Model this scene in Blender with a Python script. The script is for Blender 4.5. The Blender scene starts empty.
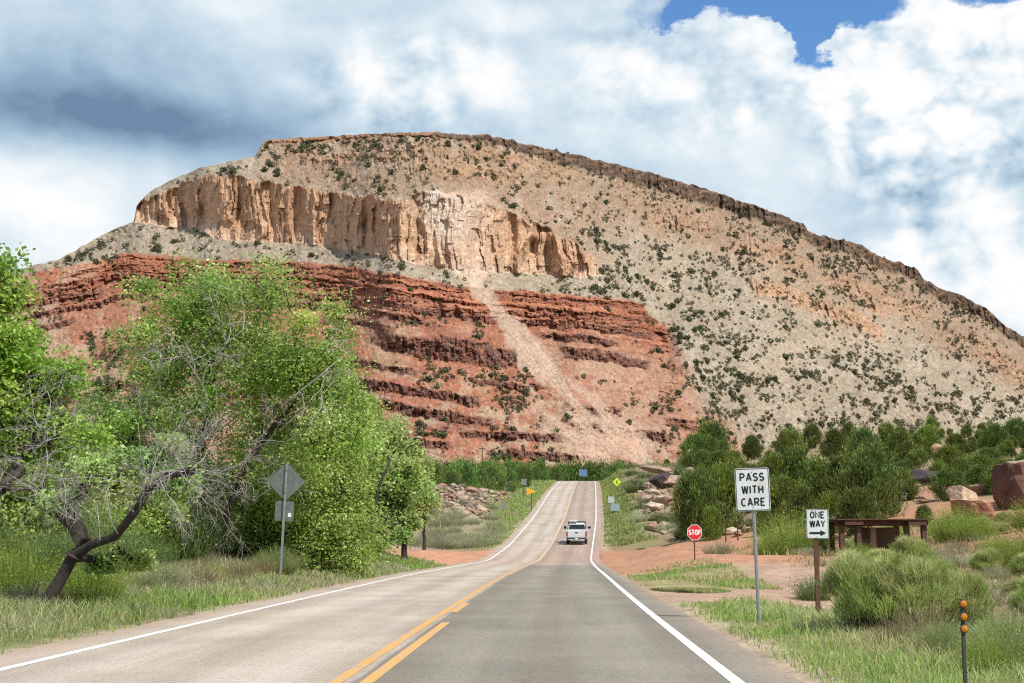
import bpy, bmesh, math, random
import numpy as np
from mathutils import Vector, Matrix
random.seed(7)
RNG = np.random.default_rng(11)
SC = bpy.context.scene
COL = SC.collection
R = math.radians
# ------------------------------------------------------------------ camera model (used only to read sizes off the photograph)
F = 1450.0
CAMZ = 1.4
TH = math.atan(197.5 / F)
CT, ST = math.cos(TH), math.sin(TH)

def at(u, v, D):
    """world point seen at pixel (u, v) at ground distance D"""
    a = (np.asarray(u, float) - 512.0) / F
    b = (341.5 - np.asarray(v, float)) / F
    dy = CT - b * ST
    dz = ST + b * CT
    k = np.asarray(D, float) / dy
    return np.stack([a * k, np.broadcast_to(np.asarray(D, float), np.shape(k)), CAMZ + dz * k], -1)

def azel(u, v):
    p = at(u, v, 1.0); p = p - np.array([0, 0, CAMZ])
    return math.degrees(math.atan2(p[0], p[1])), math.degrees(math.atan2(p[2], math.hypot(p[0], p[1])))

# ------------------------------------------------------------------ noise
def _h(ix, iy, iz, seed):
    n = (ix.astype(np.int64) * 374761393 + iy.astype(np.int64) * 668265263 + iz.astype(np.int64) * 1440662683 + seed * 974634777) & 0xFFFFFFFF
    n = ((n ^ (n >> 13)) * 1274126177) & 0xFFFFFFFF
    n = n ^ (n >> 16)
    return (n & 0xFFFF) / 32767.5 - 1.0

def vn(x, y, z=0.0, seed=0):
    x, y, z = np.broadcast_arrays(np.asarray(x, float), np.asarray(y, float), np.asarray(z, float))
    x0, y0, z0 = np.floor(x), np.floor(y), np.floor(z)
    fx, fy, fz = x - x0, y - y0, z - z0
    fx = fx * fx * fx * (fx * (fx * 6 - 15) + 10); fy = fy * fy * fy * (fy * (fy * 6 - 15) + 10); fz = fz * fz * (3 - 2 * fz)
    flat = not np.any(z)
    def pl(zz):
        a = _h(x0, y0, zz, seed); b = _h(x0 + 1, y0, zz, seed); c = _h(x0, y0 + 1, zz, seed); d = _h(x0 + 1, y0 + 1, zz, seed)
        return (a * (1 - fx) + b * fx) * (1 - fy) + (c * (1 - fx) + d * fx) * fy
    p0 = pl(z0)
    if flat: return p0
    return p0 * (1 - fz) + pl(z0 + 1) * fz

def fbm(x, y, z=0.0, seed=0, o=4, g=0.5):
    s, a, t = 0.0, 1.0, 0.0
    for i in range(o):
        k = 2.03 ** i
        s = s + a * vn(np.asarray(x) * k, np.asarray(y) * k, np.asarray(z) * k, seed + i * 17); t += a; a *= g
    return s / t

def ridged(x, y, seed=0, o=3):
    s, a, t = 0.0, 1.0, 0.0
    for i in range(o):
        k = 2.1 ** i
        s = s + a * (1 - np.abs(vn(np.asarray(x) * k, np.asarray(y) * k, 0.0, seed + 31 * i)) * 2.0); t += a; a *= 0.5
    return s / t

def sst(a, b, x):
    t = np.clip((np.asarray(x, float) - a) / (b - a), 0, 1)
    return t * t * (3 - 2 * t)

def lin(pts):
    xs = np.array([p[0] for p in pts], float); ys = np.array([p[1] for p in pts], float)
    return lambda x: np.interp(x, xs, ys)

def smooth_curve(pts, step=1.0, rad=6.0):
    f = lin(pts); xs = np.arange(pts[0][0], pts[-1][0] + step, step); ys = f(xs)
    n = max(1, min(int(3 * rad / step), len(xs) - 2))
    k = np.exp(-0.5 * (np.arange(-n, n + 1) * step / rad) ** 2); k /= k.sum()
    ys = np.convolve(np.concatenate([2 * ys[0] - ys[n:0:-1], ys, 2 * ys[-1] - ys[-2:-n - 2:-1]]), k, 'valid')
    return lambda x: np.interp(x, xs, ys)

# ------------------------------------------------------------------ object helpers
def tag(o, label=None, cat=None, group=None, kind=None):
    if label: o['label'] = label
    if cat: o['category'] = cat
    if group: o['group'] = group
    if kind: o['kind'] = kind
    return o

def empty(name, loc, label, cat, group=None, rz=0.0, s=1.0):
    o = bpy.data.objects.new(name, None); COL.objects.link(o)
    o.location = tuple(float(c) for c in loc); o.rotation_euler = (0, 0, rz); o.scale = (s, s, s); o.empty_display_size = 0.2
    return tag(o, label, cat, group)

def link(name, me, mat, parent=None):
    o = bpy.data.objects.new(name, me); COL.objects.link(o)
    if mat is not None:
        me.materials.clear(); me.materials.append(mat)
    if parent is not None: o.parent = parent
    return o

def mesh_np(name, V, Fc, C=None, smooth=False, attrs=None):
    V = np.asarray(V, np.float32); Fc = np.asarray(Fc, np.int32)
    m = bpy.data.meshes.new(name); k = Fc.shape[1]
    m.vertices.add(len(V)); m.vertices.foreach_set('co', V.ravel())
    m.loops.add(Fc.size); m.loops.foreach_set('vertex_index', Fc.ravel())
    m.polygons.add(len(Fc)); m.polygons.foreach_set('loop_start', np.arange(len(Fc), dtype=np.int32) * k)
    m.update(calc_edges=True)
    m.polygons.foreach_set('use_smooth', np.full(len(Fc), smooth, bool))
    if C is not None:
        C = np.asarray(C, np.float32)
        if C.shape[1] == 3: C = np.concatenate([C, np.ones((len(C), 1), np.float32)], 1)
        a = m.attributes.new('col', 'FLOAT_COLOR', 'POINT'); a.data.foreach_set('color', C.ravel())
    for nm, val in (attrs or {}).items():
        a = m.attributes.new(nm, 'FLOAT', 'POINT'); a.data.foreach_set('value', np.asarray(val, np.float32).ravel())
    return m

class MB:
    """collects simple shapes of ONE part"""
    def __init__(s): s.v = []; s.f = []
    def add(s, v, f):
        n = len(s.v); s.v += [tuple(float(c) for c in p) for p in v]; s.f += [tuple(i + n for i in q) for q in f]; return s
    def box(s, c, d, rot=None, taper=1.0):
        x, y, z = d[0] / 2, d[1] / 2, d[2] / 2
        vs = [Vector((sx * x * (taper if sz > 0 else 1), sy * y * (taper if sz > 0 else 1), sz * z)) for sz in (-1, 1) for sy in (-1, 1) for sx in (-1, 1)]
        if rot: vs = [rot @ p for p in vs]
        return s.add([(p.x + c[0], p.y + c[1], p.z + c[2]) for p in vs], [(0, 2, 3, 1), (4, 5, 7, 6), (0, 1, 5, 4), (2, 6, 7, 3), (0, 4, 6, 2), (1, 3, 7, 5)])
    def tube(s, pts, rad, n=8, cap=True):
        pts = [Vector([float(c) for c in p]) for p in pts]
        rad = rad if hasattr(rad, '__len__') else [rad] * len(pts)
        vs = []; up = Vector((0.13, 0.31, 1)).normalized()
        for i, p in enumerate(pts):
            d = (pts[min(i + 1, len(pts) - 1)] - pts[max(i - 1, 0)]).normalized()
            a = d.cross(up)
            if a.length < 0.05: a = d.cross(Vector((1, 0.2, 0)))
            a.normalize(); b = d.cross(a)
            for k in range(n):
                t = 2 * math.pi * k / n
                vs.append(p + (a * math.cos(t) + b * math.sin(t)) * rad[i])
        f = [(i * n + k, i * n + (k + 1) % n, (i + 1) * n + (k + 1) % n, (i + 1) * n + k) for i in range(len(pts) - 1) for k in range(n)]
        if cap: f += [tuple(range(n))[::-1], tuple((len(pts) - 1) * n + k for k in range(n))]
        return s.add(vs, f)
    def prism(s, poly, axis, a, b):
        """poly: 2D outline; axis 'x' extrudes (y,z) outlines along x, 'y' extrudes (x,z), 'z' extrudes (x,y)"""
        n = len(poly)
        def P(p, t): return {'x': (t, p[0], p[1]), 'y': (p[0], t, p[1]), 'z': (p[0], p[1], t)}[axis]
        vs = [P(p, a) for p in poly] + [P(p, b) for p in poly]
        return s.add(vs, [tuple(range(n)), tuple(range(2 * n - 1, n - 1, -1))] + [(i, i + n, (i + 1) % n + n, (i + 1) % n) for i in range(n)])
    def lathe(s, prof, axis='z', n=20, c=(0, 0, 0)):
        vs = []
        for r, h in prof:
            for k in range(n):
                t = 2 * math.pi * k / n; a, b = r * math.cos(t), r * math.sin(t)
                q = {'z': (a, b, h), 'x': (h, a, b), 'y': (a, h, b)}[axis]
                vs.append((q[0] + c[0], q[1] + c[1], q[2] + c[2]))
        m = len(prof)
        f = [(i * n + k, i * n + (k + 1) % n, (i + 1) * n + (k + 1) % n, (i + 1) * n + k) for i in range(m - 1) for k in range(n)]
        return s.add(vs, f + [tuple(range(n))[::-1], tuple((m - 1) * n + k for k in range(n))])
    def build(s, name, mat, parent=None, bevel=0.0, smooth=False):
        me = bpy.data.meshes.new(name); me.from_pydata(s.v, [], s.f)
        bm = bmesh.new(); bm.from_mesh(me); bmesh.ops.recalc_face_normals(bm, faces=bm.faces)
        if bevel > 0: bmesh.ops.bevel(bm, geom=list(bm.edges), offset=bevel, segments=2, affect='EDGES', clamp_overlap=True)
        bm.to_mesh(me); bm.free()
        for p in me.polygons: p.use_smooth = smooth
        return link(name, me, mat, parent)

# ------------------------------------------------------------------ materials
def nmat(name):
    m = bpy.data.materials.new(name); m.use_nodes = True
    nt = m.node_tree; b = nt.nodes['Principled BSDF']
    return m, nt, b

def mix_rgb(nt, a, b, fac, mode='MIX'):
    n = nt.nodes.new('ShaderNodeMix'); n.data_type = 'RGBA'; n.blend_type = mode
    for sock, val in ((n.inputs[0], fac), (n.inputs[6], a), (n.inputs[7], b)):
        if hasattr(val, 'links'): nt.links.new(val, sock)
        else: sock.default_value = val if not isinstance(val, tuple) else (*val[:3], 1)
    return n.outputs[2]

def math_n(nt, op, a, b=0.0, c=None, clamp=False):
    n = nt.nodes.new('ShaderNodeMath'); n.operation = op; n.use_clamp = clamp
    for i, val in enumerate((a, b, c)):
        if val is None: continue
        if hasattr(val, 'links'): nt.links.new(val, n.inputs[i])
        else: n.inputs[i].default_value = val
    return n.outputs[0]

def noise_n(nt, vec, scale, detail=4, rough=0.55, out='Fac'):
    n = nt.nodes.new('ShaderNodeTexNoise'); n.inputs['Scale'].default_value = scale; n.inputs['Detail'].default_value = detail; n.inputs['Roughness'].default_value = rough
    if vec is not None: nt.links.new(vec, n.inputs['Vector'])
    return n.outputs[out]

def ramp_n(nt, fac, stops):
    n = nt.nodes.new('ShaderNodeValToRGB'); nt.links.new(fac, n.inputs[0])
    e = n.color_ramp.elements
    while len(e) < len(stops): e.new(0.5)
    for i, (p, c) in enumerate(stops):
        e[i].position = p; e[i].color = (*c, 1) if isinstance(c, tuple) else (c, c, c, 1)
    return n.outputs[0]

def objco(nt):
    return nt.nodes.new('ShaderNodeTexCoord').outputs['Object']

def bump(nt, b, h, strength=0.4, dist=0.05):
    n = nt.nodes.new('ShaderNodeBump'); n.inputs['Strength'].default_value = strength; n.inputs['Distance'].default_value = dist
    nt.links.new(h, n.inputs['Height']); nt.links.new(n.outputs[0], b.inputs['Normal'])

def plain(name, col, rough=0.6, metal=0.0, var=0.12, scale=6.0, spec=0.4, dirt=None):
    m, nt, b = nmat(name)
    f = noise_n(nt, objco(nt), scale, 5)
    lo = tuple(c * (1 - var) for c in col); hi = tuple(min(1, c * (1 + var)) for c in col)
    c = ramp_n(nt, f, [(0.3, lo), (0.7, hi)])
    if dirt:
        g = ramp_n(nt, noise_n(nt, objco(nt), scale * 0.6, 6, 0.7), [(0.5, 0.0), (0.72, 1.0)])
        c = mix_rgb(nt, c, dirt, g)
    nt.links.new(c, b.inputs['Base Color'])
    b.inputs['Roughness'].default_value = rough; b.inputs['Metallic'].default_value = metal; b.inputs['Specular IOR Level'].default_value = spec
    return m

def leafmat(name, trans=0.35, spec=0.25, rough=0.5, hue=.03, val=.36):
    m, nt, b = nmat(name)
    a = nt.nodes.new('ShaderNodeAttribute'); a.attribute_name = 'col'
    oi = nt.nodes.new('ShaderNodeObjectInfo')
    hv = nt.nodes.new('ShaderNodeHueSaturation'); nt.links.new(a.outputs['Color'], hv.inputs['Color'])
    nt.links.new(math_n(nt, 'MULTIPLY_ADD', oi.outputs['Random'], hue, 0.5 - hue / 2), hv.inputs['Hue'])
    nt.links.new(math_n(nt, 'MULTIPLY_ADD', oi.outputs['Random'], val, 1 - val / 2), hv.inputs['Value'])
    nt.links.new(hv.outputs[0], b.inputs['Base Color'])
    b.inputs['Roughness'].default_value = rough; b.inputs['Specular IOR Level'].default_value = spec
    if trans > 0:
        t = nt.nodes.new('ShaderNodeBsdfTranslucent'); nt.links.new(hv.outputs[0], t.inputs['Color'])
        x = nt.nodes.new('ShaderNodeMixShader'); x.inputs[0].default_value = trans
        nt.links.new(b.outputs[0], x.inputs[1]); nt.links.new(t.outputs[0], x.inputs[2])
        nt.links.new(x.outputs[0], nt.nodes['Material Output'].inputs['Surface'])
    return m

def rockmat(name, scale_a, scale_b, var=0.25, bstr=0.5, bdist=1.0, strata=0.0):
    """base colour from the mesh attribute 'col' broken up by two noises"""
    m, nt, b = nmat(name)
    a = nt.nodes.new('ShaderNodeAttribute'); a.attribute_name = 'col'
    co = objco(nt)
    n1 = noise_n(nt, co, scale_a, 6, 0.65); n2 = noise_n(nt, co, scale_b, 4, 0.6)
    g1 = ramp_n(nt, n1, [(0.3, 1 - var), (0.7, 1 + var)]); g2 = ramp_n(nt, n2, [(0.3, 1 - var * 0.8), (0.7, 1 + var * 0.8)])
    c = mix_rgb(nt, a.outputs['Color'], g1, 1.0, 'MULTIPLY'); c = mix_rgb(nt, c, g2, 1.0, 'MULTIPLY')
    nt.links.new(c, b.inputs['Base Color'])
    b.inputs['Roughness'].default_value = 0.95; b.inputs['Specular IOR Level'].default_value = 0.15
    bump(nt, b, math_n(nt, 'ADD', n1, n2), bstr, bdist)
    return m

# ------------------------------------------------------------------ road alignment (metres)
RD = [(-30, -2.9, .0), (0, -2.0, .0), (14.1, -1.60, .0), (33, -1.02, .0), (56, -.2, .0), (82, .85, -.12), (112, 2.2, -.22), (137, 3.75, .80), (177, 6.4, 3.7), (250, 10.6, 9.5), (330, 15.0, 14.5), (355, 16.6, 15.0), (380, 18.6, 14.6), (440, 24.0, 12.2)]
rc = smooth_curve([(p[0], p[1]) for p in RD], 1.0, 7.0)
rz = smooth_curve([(p[0], p[2]) for p in RD], 1.0, 4.0)
LL, RL = -4.0, 3.8            # edge lines, offsets from the centre line

# terrain control points read off the photograph: pixel column, pixel row, distance
TP = [(0, 652, 16), (0, 610, 27), (100, 590, 35), (285, 573, 47), (200, 566, 55), (-400, 575, 50), (380, 560, 80), (380, 553, 115), (450, 556, 108), (300, 549, 120), (150, 552, 110),
      (420, 545, 140), (462, 532, 150), (425, 508, 165), (470, 508, 168), (480, 483, 190), (508, 491, 188), (440, 489, 182), (405, 494, 190), (530, 500, 208), (548, 482, 300), (500, 480, 320), (400, 482, 330), (250, 485, 330), (0, 490, 330),
      (757, 628, 26), (815, 624, 30), (1000, 640, 22), (960, 712, 13), (700, 610, 32), (800, 598, 40), (690, 590, 45), (620, 576, 56), (650, 560, 90), (790, 575, 55), (700, 546, 125), (790, 549, 105), (620, 543, 140),
      (612, 520, 180), (608, 496, 250), (610, 482, 320), (650, 520, 165), (650, 492, 210), (680, 466, 240), (720, 505, 175), (740, 530, 138), (800, 530, 118), (880, 557, 72), (930, 548, 75), (1024, 562, 55), (1000, 535, 85),
      (1010, 510, 110), (940, 508, 113), (860, 514, 118), (900, 488, 138), (920, 466, 160), (800, 486, 185), (1024, 450, 170), (1150, 460, 150), (1150, 520, 90), (1150, 600, 40), (900, 446, 260), (700, 452, 300), (1024, 430, 280), (625, 479, 340), (580, 482, 345)]
TPw = [at(*p) for p in TP] + [np.array(q, float) for q in [(60, -40, 0), (-60, -40, .2), (-30, 5, .2), (30, 5, -.3), (12, 4, -.2), (-8, 4, .1), (-600, 450, 14), (600, 450, 20), (0, 450, 12), (-80, 120, 1), (-90, 200, 8), (90, 60, 3), (150, 200, 16)]]
TPw = np.array(TPw)
def _wc(x, y):
    k = np.maximum(np.asarray(y, float), -8) + 14.0
    return np.asarray(x, float) / k * 2.2, np.log(k) * 2.4
def _ker(ax, ay, bx, by):
    r = np.sqrt((ax - bx) ** 2 + (ay - by) ** 2) * 1.9
    return (1 + r) * np.exp(-r)
_px, _py = _wc(TPw[:, 0], TPw[:, 1])
_W = np.linalg.solve(_ker(_px[:, None], _py[:, None], _px[None], _py[None]) + .02 * np.eye(len(TPw)), TPw[:, 2] - rz(TPw[:, 1]))

PUD = (5.5, 45.5, 1.25, 3.2)
PUDZ = -.13
def gz(x, y, raw=False):
    """ground height"""
    x = np.asarray(x, float); y = np.asarray(y, float); sh = np.broadcast(x, y).shape
    x = np.broadcast_to(x, sh).ravel(); y = np.broadcast_to(y, sh).ravel(); z = np.zeros(len(x))
    for i in range(0, len(x), 20000):
        sl = slice(i, i + 20000)
        xx = np.clip(x[sl], -500, 500); yy = np.clip(y[sl], -40, 450)
        qx, qy = _wc(xx, yy)
        z[sl] = rz(yy) + _ker(qx[:, None], qy[:, None], _px[None], _py[None]) @ _W
    o = x - rc(y)
    far = sst(20, 90, y)
    z = z + fbm(x * .12, y * .12, 0, 5, 3) * (.10 + .55 * far) + fbm(x * .6, y * .6, 0, 9, 3) * (.05 + .10 * far)
    w = np.where(o < 0, sst(4.8, 9.5, -o), sst(4.6, 9.0, o))
    z = (rz(y) - .07) * (1 - w) + z * w
    z = z - sst(4.9, 4.4, np.abs(o)) * .08
    z = np.where(y > 420, z * (1 - sst(420, 620, y)) + 9.0 * sst(420, 620, y), z)
    px, py, ra, rb = PUD
    pr = np.sqrt(((x - px) / ra) ** 2 + ((y - py) / rb) ** 2)
    z = z + (PUDZ - z) * sst(2.4, 1.3, pr)
    z = z - .09 * sst(1.15, .7, pr)
    return z.reshape(sh)

def on(u, D, dz=0.0):
    """ground point in pixel column u at distance D"""
    x = (u - 512.0) / F * D / CT * 1.0
    x = float(at(u, 545, D)[0])
    return np.array([x, D, float(gz(x, D)) + dz])

# ------------------------------------------------------------------ ground sheet
def build_ground():
    ys = [-40.0, -20.0, -8.0, 0.0, 5.0, 8.0]
    while ys[-1] < 640: ys.append(ys[-1] + max(.22, ys[-1] * .0105))
    while ys[-1] < 12000: ys.append(ys[-1] * 1.25)
    ys = np.array(ys)
    os_ = [0.0]
    while os_[-1] < 700: os_.append(os_[-1] + max(.33, (os_[-1] - 14) * .045))
    while os_[-1] < 9000: os_.append(os_[-1] * 1.5)
    os_ = np.array(sorted([-o for o in os_[1:]] + os_))
    O, Y = np.meshgrid(os_, ys)
    X = O + rc(np.clip(Y, -30, 440)); Z = gz(X, Y)
    n, m = O.shape
    idx = np.arange(n * m).reshape(n, m)
    Fc = np.stack([idx[:-1, :-1], idx[:-1, 1:], idx[1:, 1:], idx[1:, :-1]], -1).reshape(-1, 4)
    # base colours: where each kind of earth lies
    n1 = fbm(X * .15, Y * .15, 0, 21, 5); n2 = fbm(X * .9, Y * .9, 0, 33, 4); n3 = fbm(X * .05, Y * .05, 0, 41, 3)
    soil = np.array([.31, .20, .125]); red = np.array([.40, .205, .125]); dry = np.array([.30, .25, .13]); grn = np.array([.135, .165, .05]); apron = np.array([.40, .265, .19]); pale = np.array([.40, .31, .22])
    C = np.broadcast_to(soil, (n, m, 3)).copy()
    def put(mask, col): C[:] = C * (1 - mask[..., None]) + col * mask[..., None]
    put(sst(-.1, .35, n1) * .75, dry)
    put(sst(.15, .5, n3 + .3 * n2) * np.where(Y > 100, .15, .5), red)
    # verges
    A = np.abs(O) + .5 * n2
    put(sst(4.6, 5.6, A) * sst(12, 9, A + 2 * n1) * .9 * np.where((Y < 34) | (Y > 140), 1, .55), grn)
    put(sst(5.5, 5.0, A) * sst(4.2, 4.4, A), pale)
    # pull-off apron and island, red side roads
    lft = O < 0
    yy = Y + 2.0 * n1 + .8 * n2
    put((~lft) * sst(34 + 0 * O, 36.5, yy + .05 * O) * sst(72, 64, yy - .25 * (O - 5)) * sst(4.2, 4.6, O) * sst(14.5, 11.5, O + n1), apron)
    put((~lft) * sst(44, 46, yy) * sst(68, 64, yy) * sst(4.5, 5.0, O) * sst(9.5, 7.5, O + n1), dry * .8 + grn * .3)
    put((~lft) * sst(60, 66, yy) * sst(133, 124, yy + .45 * np.clip(O - 6, 0, 60)) * sst(4.0, 4.4, O) * sst(60, 45, O), red * 1.05)
    put((~lft) * sst(66, 70, yy) * sst(92, 86, yy) * sst(11, 14, O) * sst(50, 38, O) * .8, red * 1.05)
    put(lft * sst(92, 96, yy + .10 * (-O)) * sst(134, 127, yy) * sst(4.2, 4.7, -O) * sst(80, 60, -O), red * 1.12)
    put(lft * sst(20, 30, Y) * sst(80, 60, Y) * sst(8.5, 10, -O + n1) * sst(24, 18, -O) * .7, red * .9 + .03)
    # red bank above the right side road, red flats behind the shelter, rocky grey mound on the left
    put((~lft) * sst(118, 128, yy) * sst(165, 150, yy) * sst(13, 17, O) * sst(42, 34, O) * .85, red)
    put((~lft) * sst(66, 74, yy) * sst(104, 95, yy) * sst(22, 27, O) * sst(70, 52, O) * sst(-.3, .2, n2 + n1) * .85, red * .95)
    put(lft * sst(152, 158, Y) * sst(215, 200, Y) * sst(7, 10, -O) * sst(40, 30, -O) * (.6 + .4 * sst(-.2, .2, n2)), np.array([.25, .185, .145]))
    put(lft * sst(132, 137, Y) * sst(172, 160, Y) * sst(6.5, 8.5, -O + n2) * sst(60, 45, -O) * .8, np.array([.37, .30, .205]))
    put((~lft) * sst(136, 146, Y) * sst(330, 290, Y) * sst(7.5, 10, O + n2) * sst(60, 45, O) * .85, np.array([.34, .255, .175]))
    C *= .92 * (1 + .18 * n2 + .12 * fbm(X * 3, Y * 3, 0, 77, 3))[..., None]
    me = mesh_np('ground', np.stack([X, Y, Z], -1).reshape(-1, 3), Fc, C.reshape(-1, 3), True)
    o = link('ground', me, rockmat('earth', 1.3, 9.0, .22, .6, .08))
    tag(o, kind='structure')
build_ground()

def strip(name, o0, o1, y0, y1, lift, mat, nx=2, attrs=False, wob=0.0):
    step = 1.0
    ys = np.arange(y0, y1 + 1e-6, step) if y1 - y0 > 6 else np.linspace(y0, y1, 6)
    os_ = np.linspace(o0, o1, nx)
    O, Y = np.meshgrid(os_, ys)
    if wob:
        e = fbm(Y * .35, O * 0 + o0 * 3, 0, 3, 4) * wob
        O = O + np.where(np.abs(O) >= max(abs(o0), abs(o1)) - 1e-6, e, 0) if nx > 2 else O + e * .3
    X = O + rc(Y); Z = rz(Y) + lift
    n, m = O.shape; idx = np.arange(n * m).reshape(n, m)
    Fc = np.stack([idx[:-1, :-1], idx[:-1, 1:], idx[1:, 1:], idx[1:, :-1]], -1).reshape(-1, 4)
    me = mesh_np(name, np.stack([X, Y, Z], -1).reshape(-1, 3), Fc, None, True, {'off': O, 'run': Y})
    return tag(link(name, me, mat), kind='structure')

def road_mat():
    m, nt, b = nmat('asphalt')
    def attr(nm):
        a = nt.nodes.new('ShaderNodeAttribute'); a.attribute_name = nm; return a.outputs['Fac']
    off, run = attr('off'), attr('run'); co = objco(nt)
    comb = nt.nodes.new('ShaderNodeCombineXYZ'); nt.links.new(off, comb.inputs[0]); nt.links.new(math_n(nt, 'MULTIPLY', run, .045), comb.inputs[1])
    streak = noise_n(nt, comb.outputs[0], 1.1, 5, .6)
    big = noise_n(nt, co, .35, 6, .6); fine = noise_n(nt, co, 38.0, 3, .7); fine2 = noise_n(nt, co, 12.0, 4, .7)
    # old pale pavement on the left lane, newer dark patch on the right lane, pale again beyond it
    edge = math_n(nt, 'MULTIPLY_ADD', noise_n(nt, comb.outputs[0], 3.0, 4), .22, -.11)
    right = ramp_n(nt, math_n(nt, 'ADD', off, math_n(nt, 'ADD', edge, .5)), [(.47, 0.0), (.53, 1.0)])
    endr = nt.nodes.new('ShaderNodeMapRange'); nt.links.new(run, endr.inputs[0]); endr.inputs[1].default_value = 84; endr.inputs[2].default_value = 90; endr.inputs[3].default_value = 1; endr.inputs[4].default_value = 0
    pale_c = ramp_n(nt, streak, [(.28, (.36, .285, .225)), (.5, (.45, .38, .31)), (.72, (.50, .44, .375))])
    far_c = ramp_n(nt, streak, [(.3, (.34, .235, .185)), (.5, (.36, .285, .235)), (.7, (.40, .32, .265))])
    dark_c = ramp_n(nt, streak, [(.3, (.215, .190, .152)), (.7, (.285, .255, .208))])
    rc_ = mix_rgb(nt, far_c, dark_c, endr.outputs[0])
    c = mix_rgb(nt, pale_c, rc_, right)
    # red dust dragged across at the side roads
    d1 = nt.nodes.new('ShaderNodeMapRange'); nt.links.new(math_n(nt, 'ABSOLUTE', math_n(nt, 'SUBTRACT', run, 112.0)), d1.inputs[0]); d1.inputs[1].default_value = 30; d1.inputs[2].default_value = 8; d1.inputs[3].default_value = 0; d1.inputs[4].default_value = .45
    c = mix_rgb(nt, c, (.43, .24, .16), math_n(nt, 'MULTIPLY', d1.outputs[0], ramp_n(nt, big, [(.35, 0.0), (.65, 1.0)])))
    # edge dust
    ed = ramp_n(nt, math_n(nt, 'MULTIPLY_ADD', math_n(nt, 'ABSOLUTE', off), .2, math_n(nt, 'MULTIPLY', fine2, .12)), [(.86, 0.0), (.99, 1.0)])
    c = mix_rgb(nt, c, (.36, .26, .19), math_n(nt, 'MULTIPLY', ed, .75))
    for nz, lo, hi in ((big, .84, 1.12), (fine2, .80, 1.18), (fine, .55, 1.22)):
        c = mix_rgb(nt, c, ramp_n(nt, nz, [(.3, lo), (.7, hi)]), 1.0, 'MULTIPLY')
    # polished wheel paths and the dark drip line between them
    trk = math_n(nt, 'COSINE', math_n(nt, 'MULTIPLY', math_n(nt, 'SUBTRACT', math_n(nt, 'ABSOLUTE', off), 1.05), 2 * math.pi / 1.75))
    tn = math_n(nt, 'MULTIPLY', trk, math_n(nt, 'MULTIPLY_ADD', streak, 1.6, -.2))
    c = mix_rgb(nt, c, ramp_n(nt, math_n(nt, 'MULTIPLY_ADD', tn, .5, .5), [(.05, (.84, .80, .78)), (.5, (1.0, 1.0, 1.0)), (.95, (1.07, 1.07, 1.06))]), 1.0, 'MULTIPLY')
    # cracks
    v = nt.nodes.new('ShaderNodeTexVoronoi'); v.feature = 'DISTANCE_TO_EDGE'; v.inputs['Scale'].default_value = .45
    wv = nt.nodes.new('ShaderNodeVectorMath'); wv.operation = 'MULTIPLY_ADD'
    nt.links.new(noise_n(nt, co, 1.5, 5, .6, 'Color'), wv.inputs[0]); wv.inputs[1].default_value = (1.6, 1.6, 0); nt.links.new(co, wv.inputs[2])
    nt.links.new(wv.outputs[0], v.inputs['Vector'])
    cr = ramp_n(nt, v.outputs['Distance'], [(0.0, 1.0), (.010, 0.0)])
    cm = ramp_n(nt, noise_n(nt, co, .12, 3), [(.50, 0.0), (.60, .55)])
    c = mix_rgb(nt, c, (.07, .062, .055), math_n(nt, 'MULTIPLY', cr, cm))
    nt.links.new(c, b.inputs['Base Color']); b.inputs['Roughness'].default_value = .9; b.inputs['Specular IOR Level'].default_value = .2
    bump(nt, b, fine, .5, .01)
    return m
strip('road', -4.75, 4.45, -29, 439, 0.0, road_mat(), 25, wob=.22)

def paint(name, col, wear):
    m, nt, b = nmat(name); co = objco(nt)
    n = noise_n(nt, co, 22.0, 5, .75); n2 = noise_n(nt, co, 1.2, 4)
    c = ramp_n(nt, n2, [(.3, tuple(k * .86 for k in col)), (.7, col)])
    c = mix_rgb(nt, c, (.30, .26, .21), math_n(nt, 'MULTIPLY', ramp_n(nt, math_n(nt, 'ADD', n, math_n(nt, 'MULTIPLY', n2, .5)), [(.70, 0.0), (.92, 1.0)]), wear))
    nt.links.new(c, b.inputs['Base Color']); b.inputs['Roughness'].default_value = .7
    return m
white_paint = paint('white_line_paint', (.80, .78, .74), .8)
yellow_paint = paint('yellow_line_paint', (.66, .34, .07), 1.0)
faded_yellow = paint('faded_yellow_paint', (.58, .42, .22), 1.0)
strip('road_edge_line', LL - .06, LL + .08, -29, 430, .004, white_paint)
strip('road_edge_line', RL - .07, RL + .07, -29, 430, .004, white_paint)
strip('road_centre_line', -.22, -.09, -29, 90, .004, yellow_paint)
strip('road_centre_line', -.24, -.02, 90.5, 430, .004, faded_yellow)
strip('road_centre_line', .08, .22, -29, 25.3, .004, yellow_paint)
for y0 in (28.4,): strip('road_centre_dash', -.05, .10, y0, y0 + 4.0, .004, yellow_paint)

# puddle
def puddle():
    px, py, ra, rb = PUD; n = 48; zc = PUDZ - .035
    vs = [(px + ra * (1.1 + .22 * math.sin(3 * t + 1)) * math.cos(t), py + rb * (1.05 + .15 * math.sin(2 * t + 2) + .08 * math.sin(5 * t)) * math.sin(t), zc) for t in [2 * math.pi * k / n for k in range(n)]]
    me = bpy.data.meshes.new('puddle'); me.from_pydata(vs, [], [tuple(range(n))])
    m, nt, b = nmat('puddle_water'); b.inputs['Base Color'].default_value = (.05, .035, .02, 1); b.inputs['Roughness'].default_value = .03
    b.inputs['IOR'].default_value = 1.33
    tag(link('puddle', me, m), kind='structure')
puddle()
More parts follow.
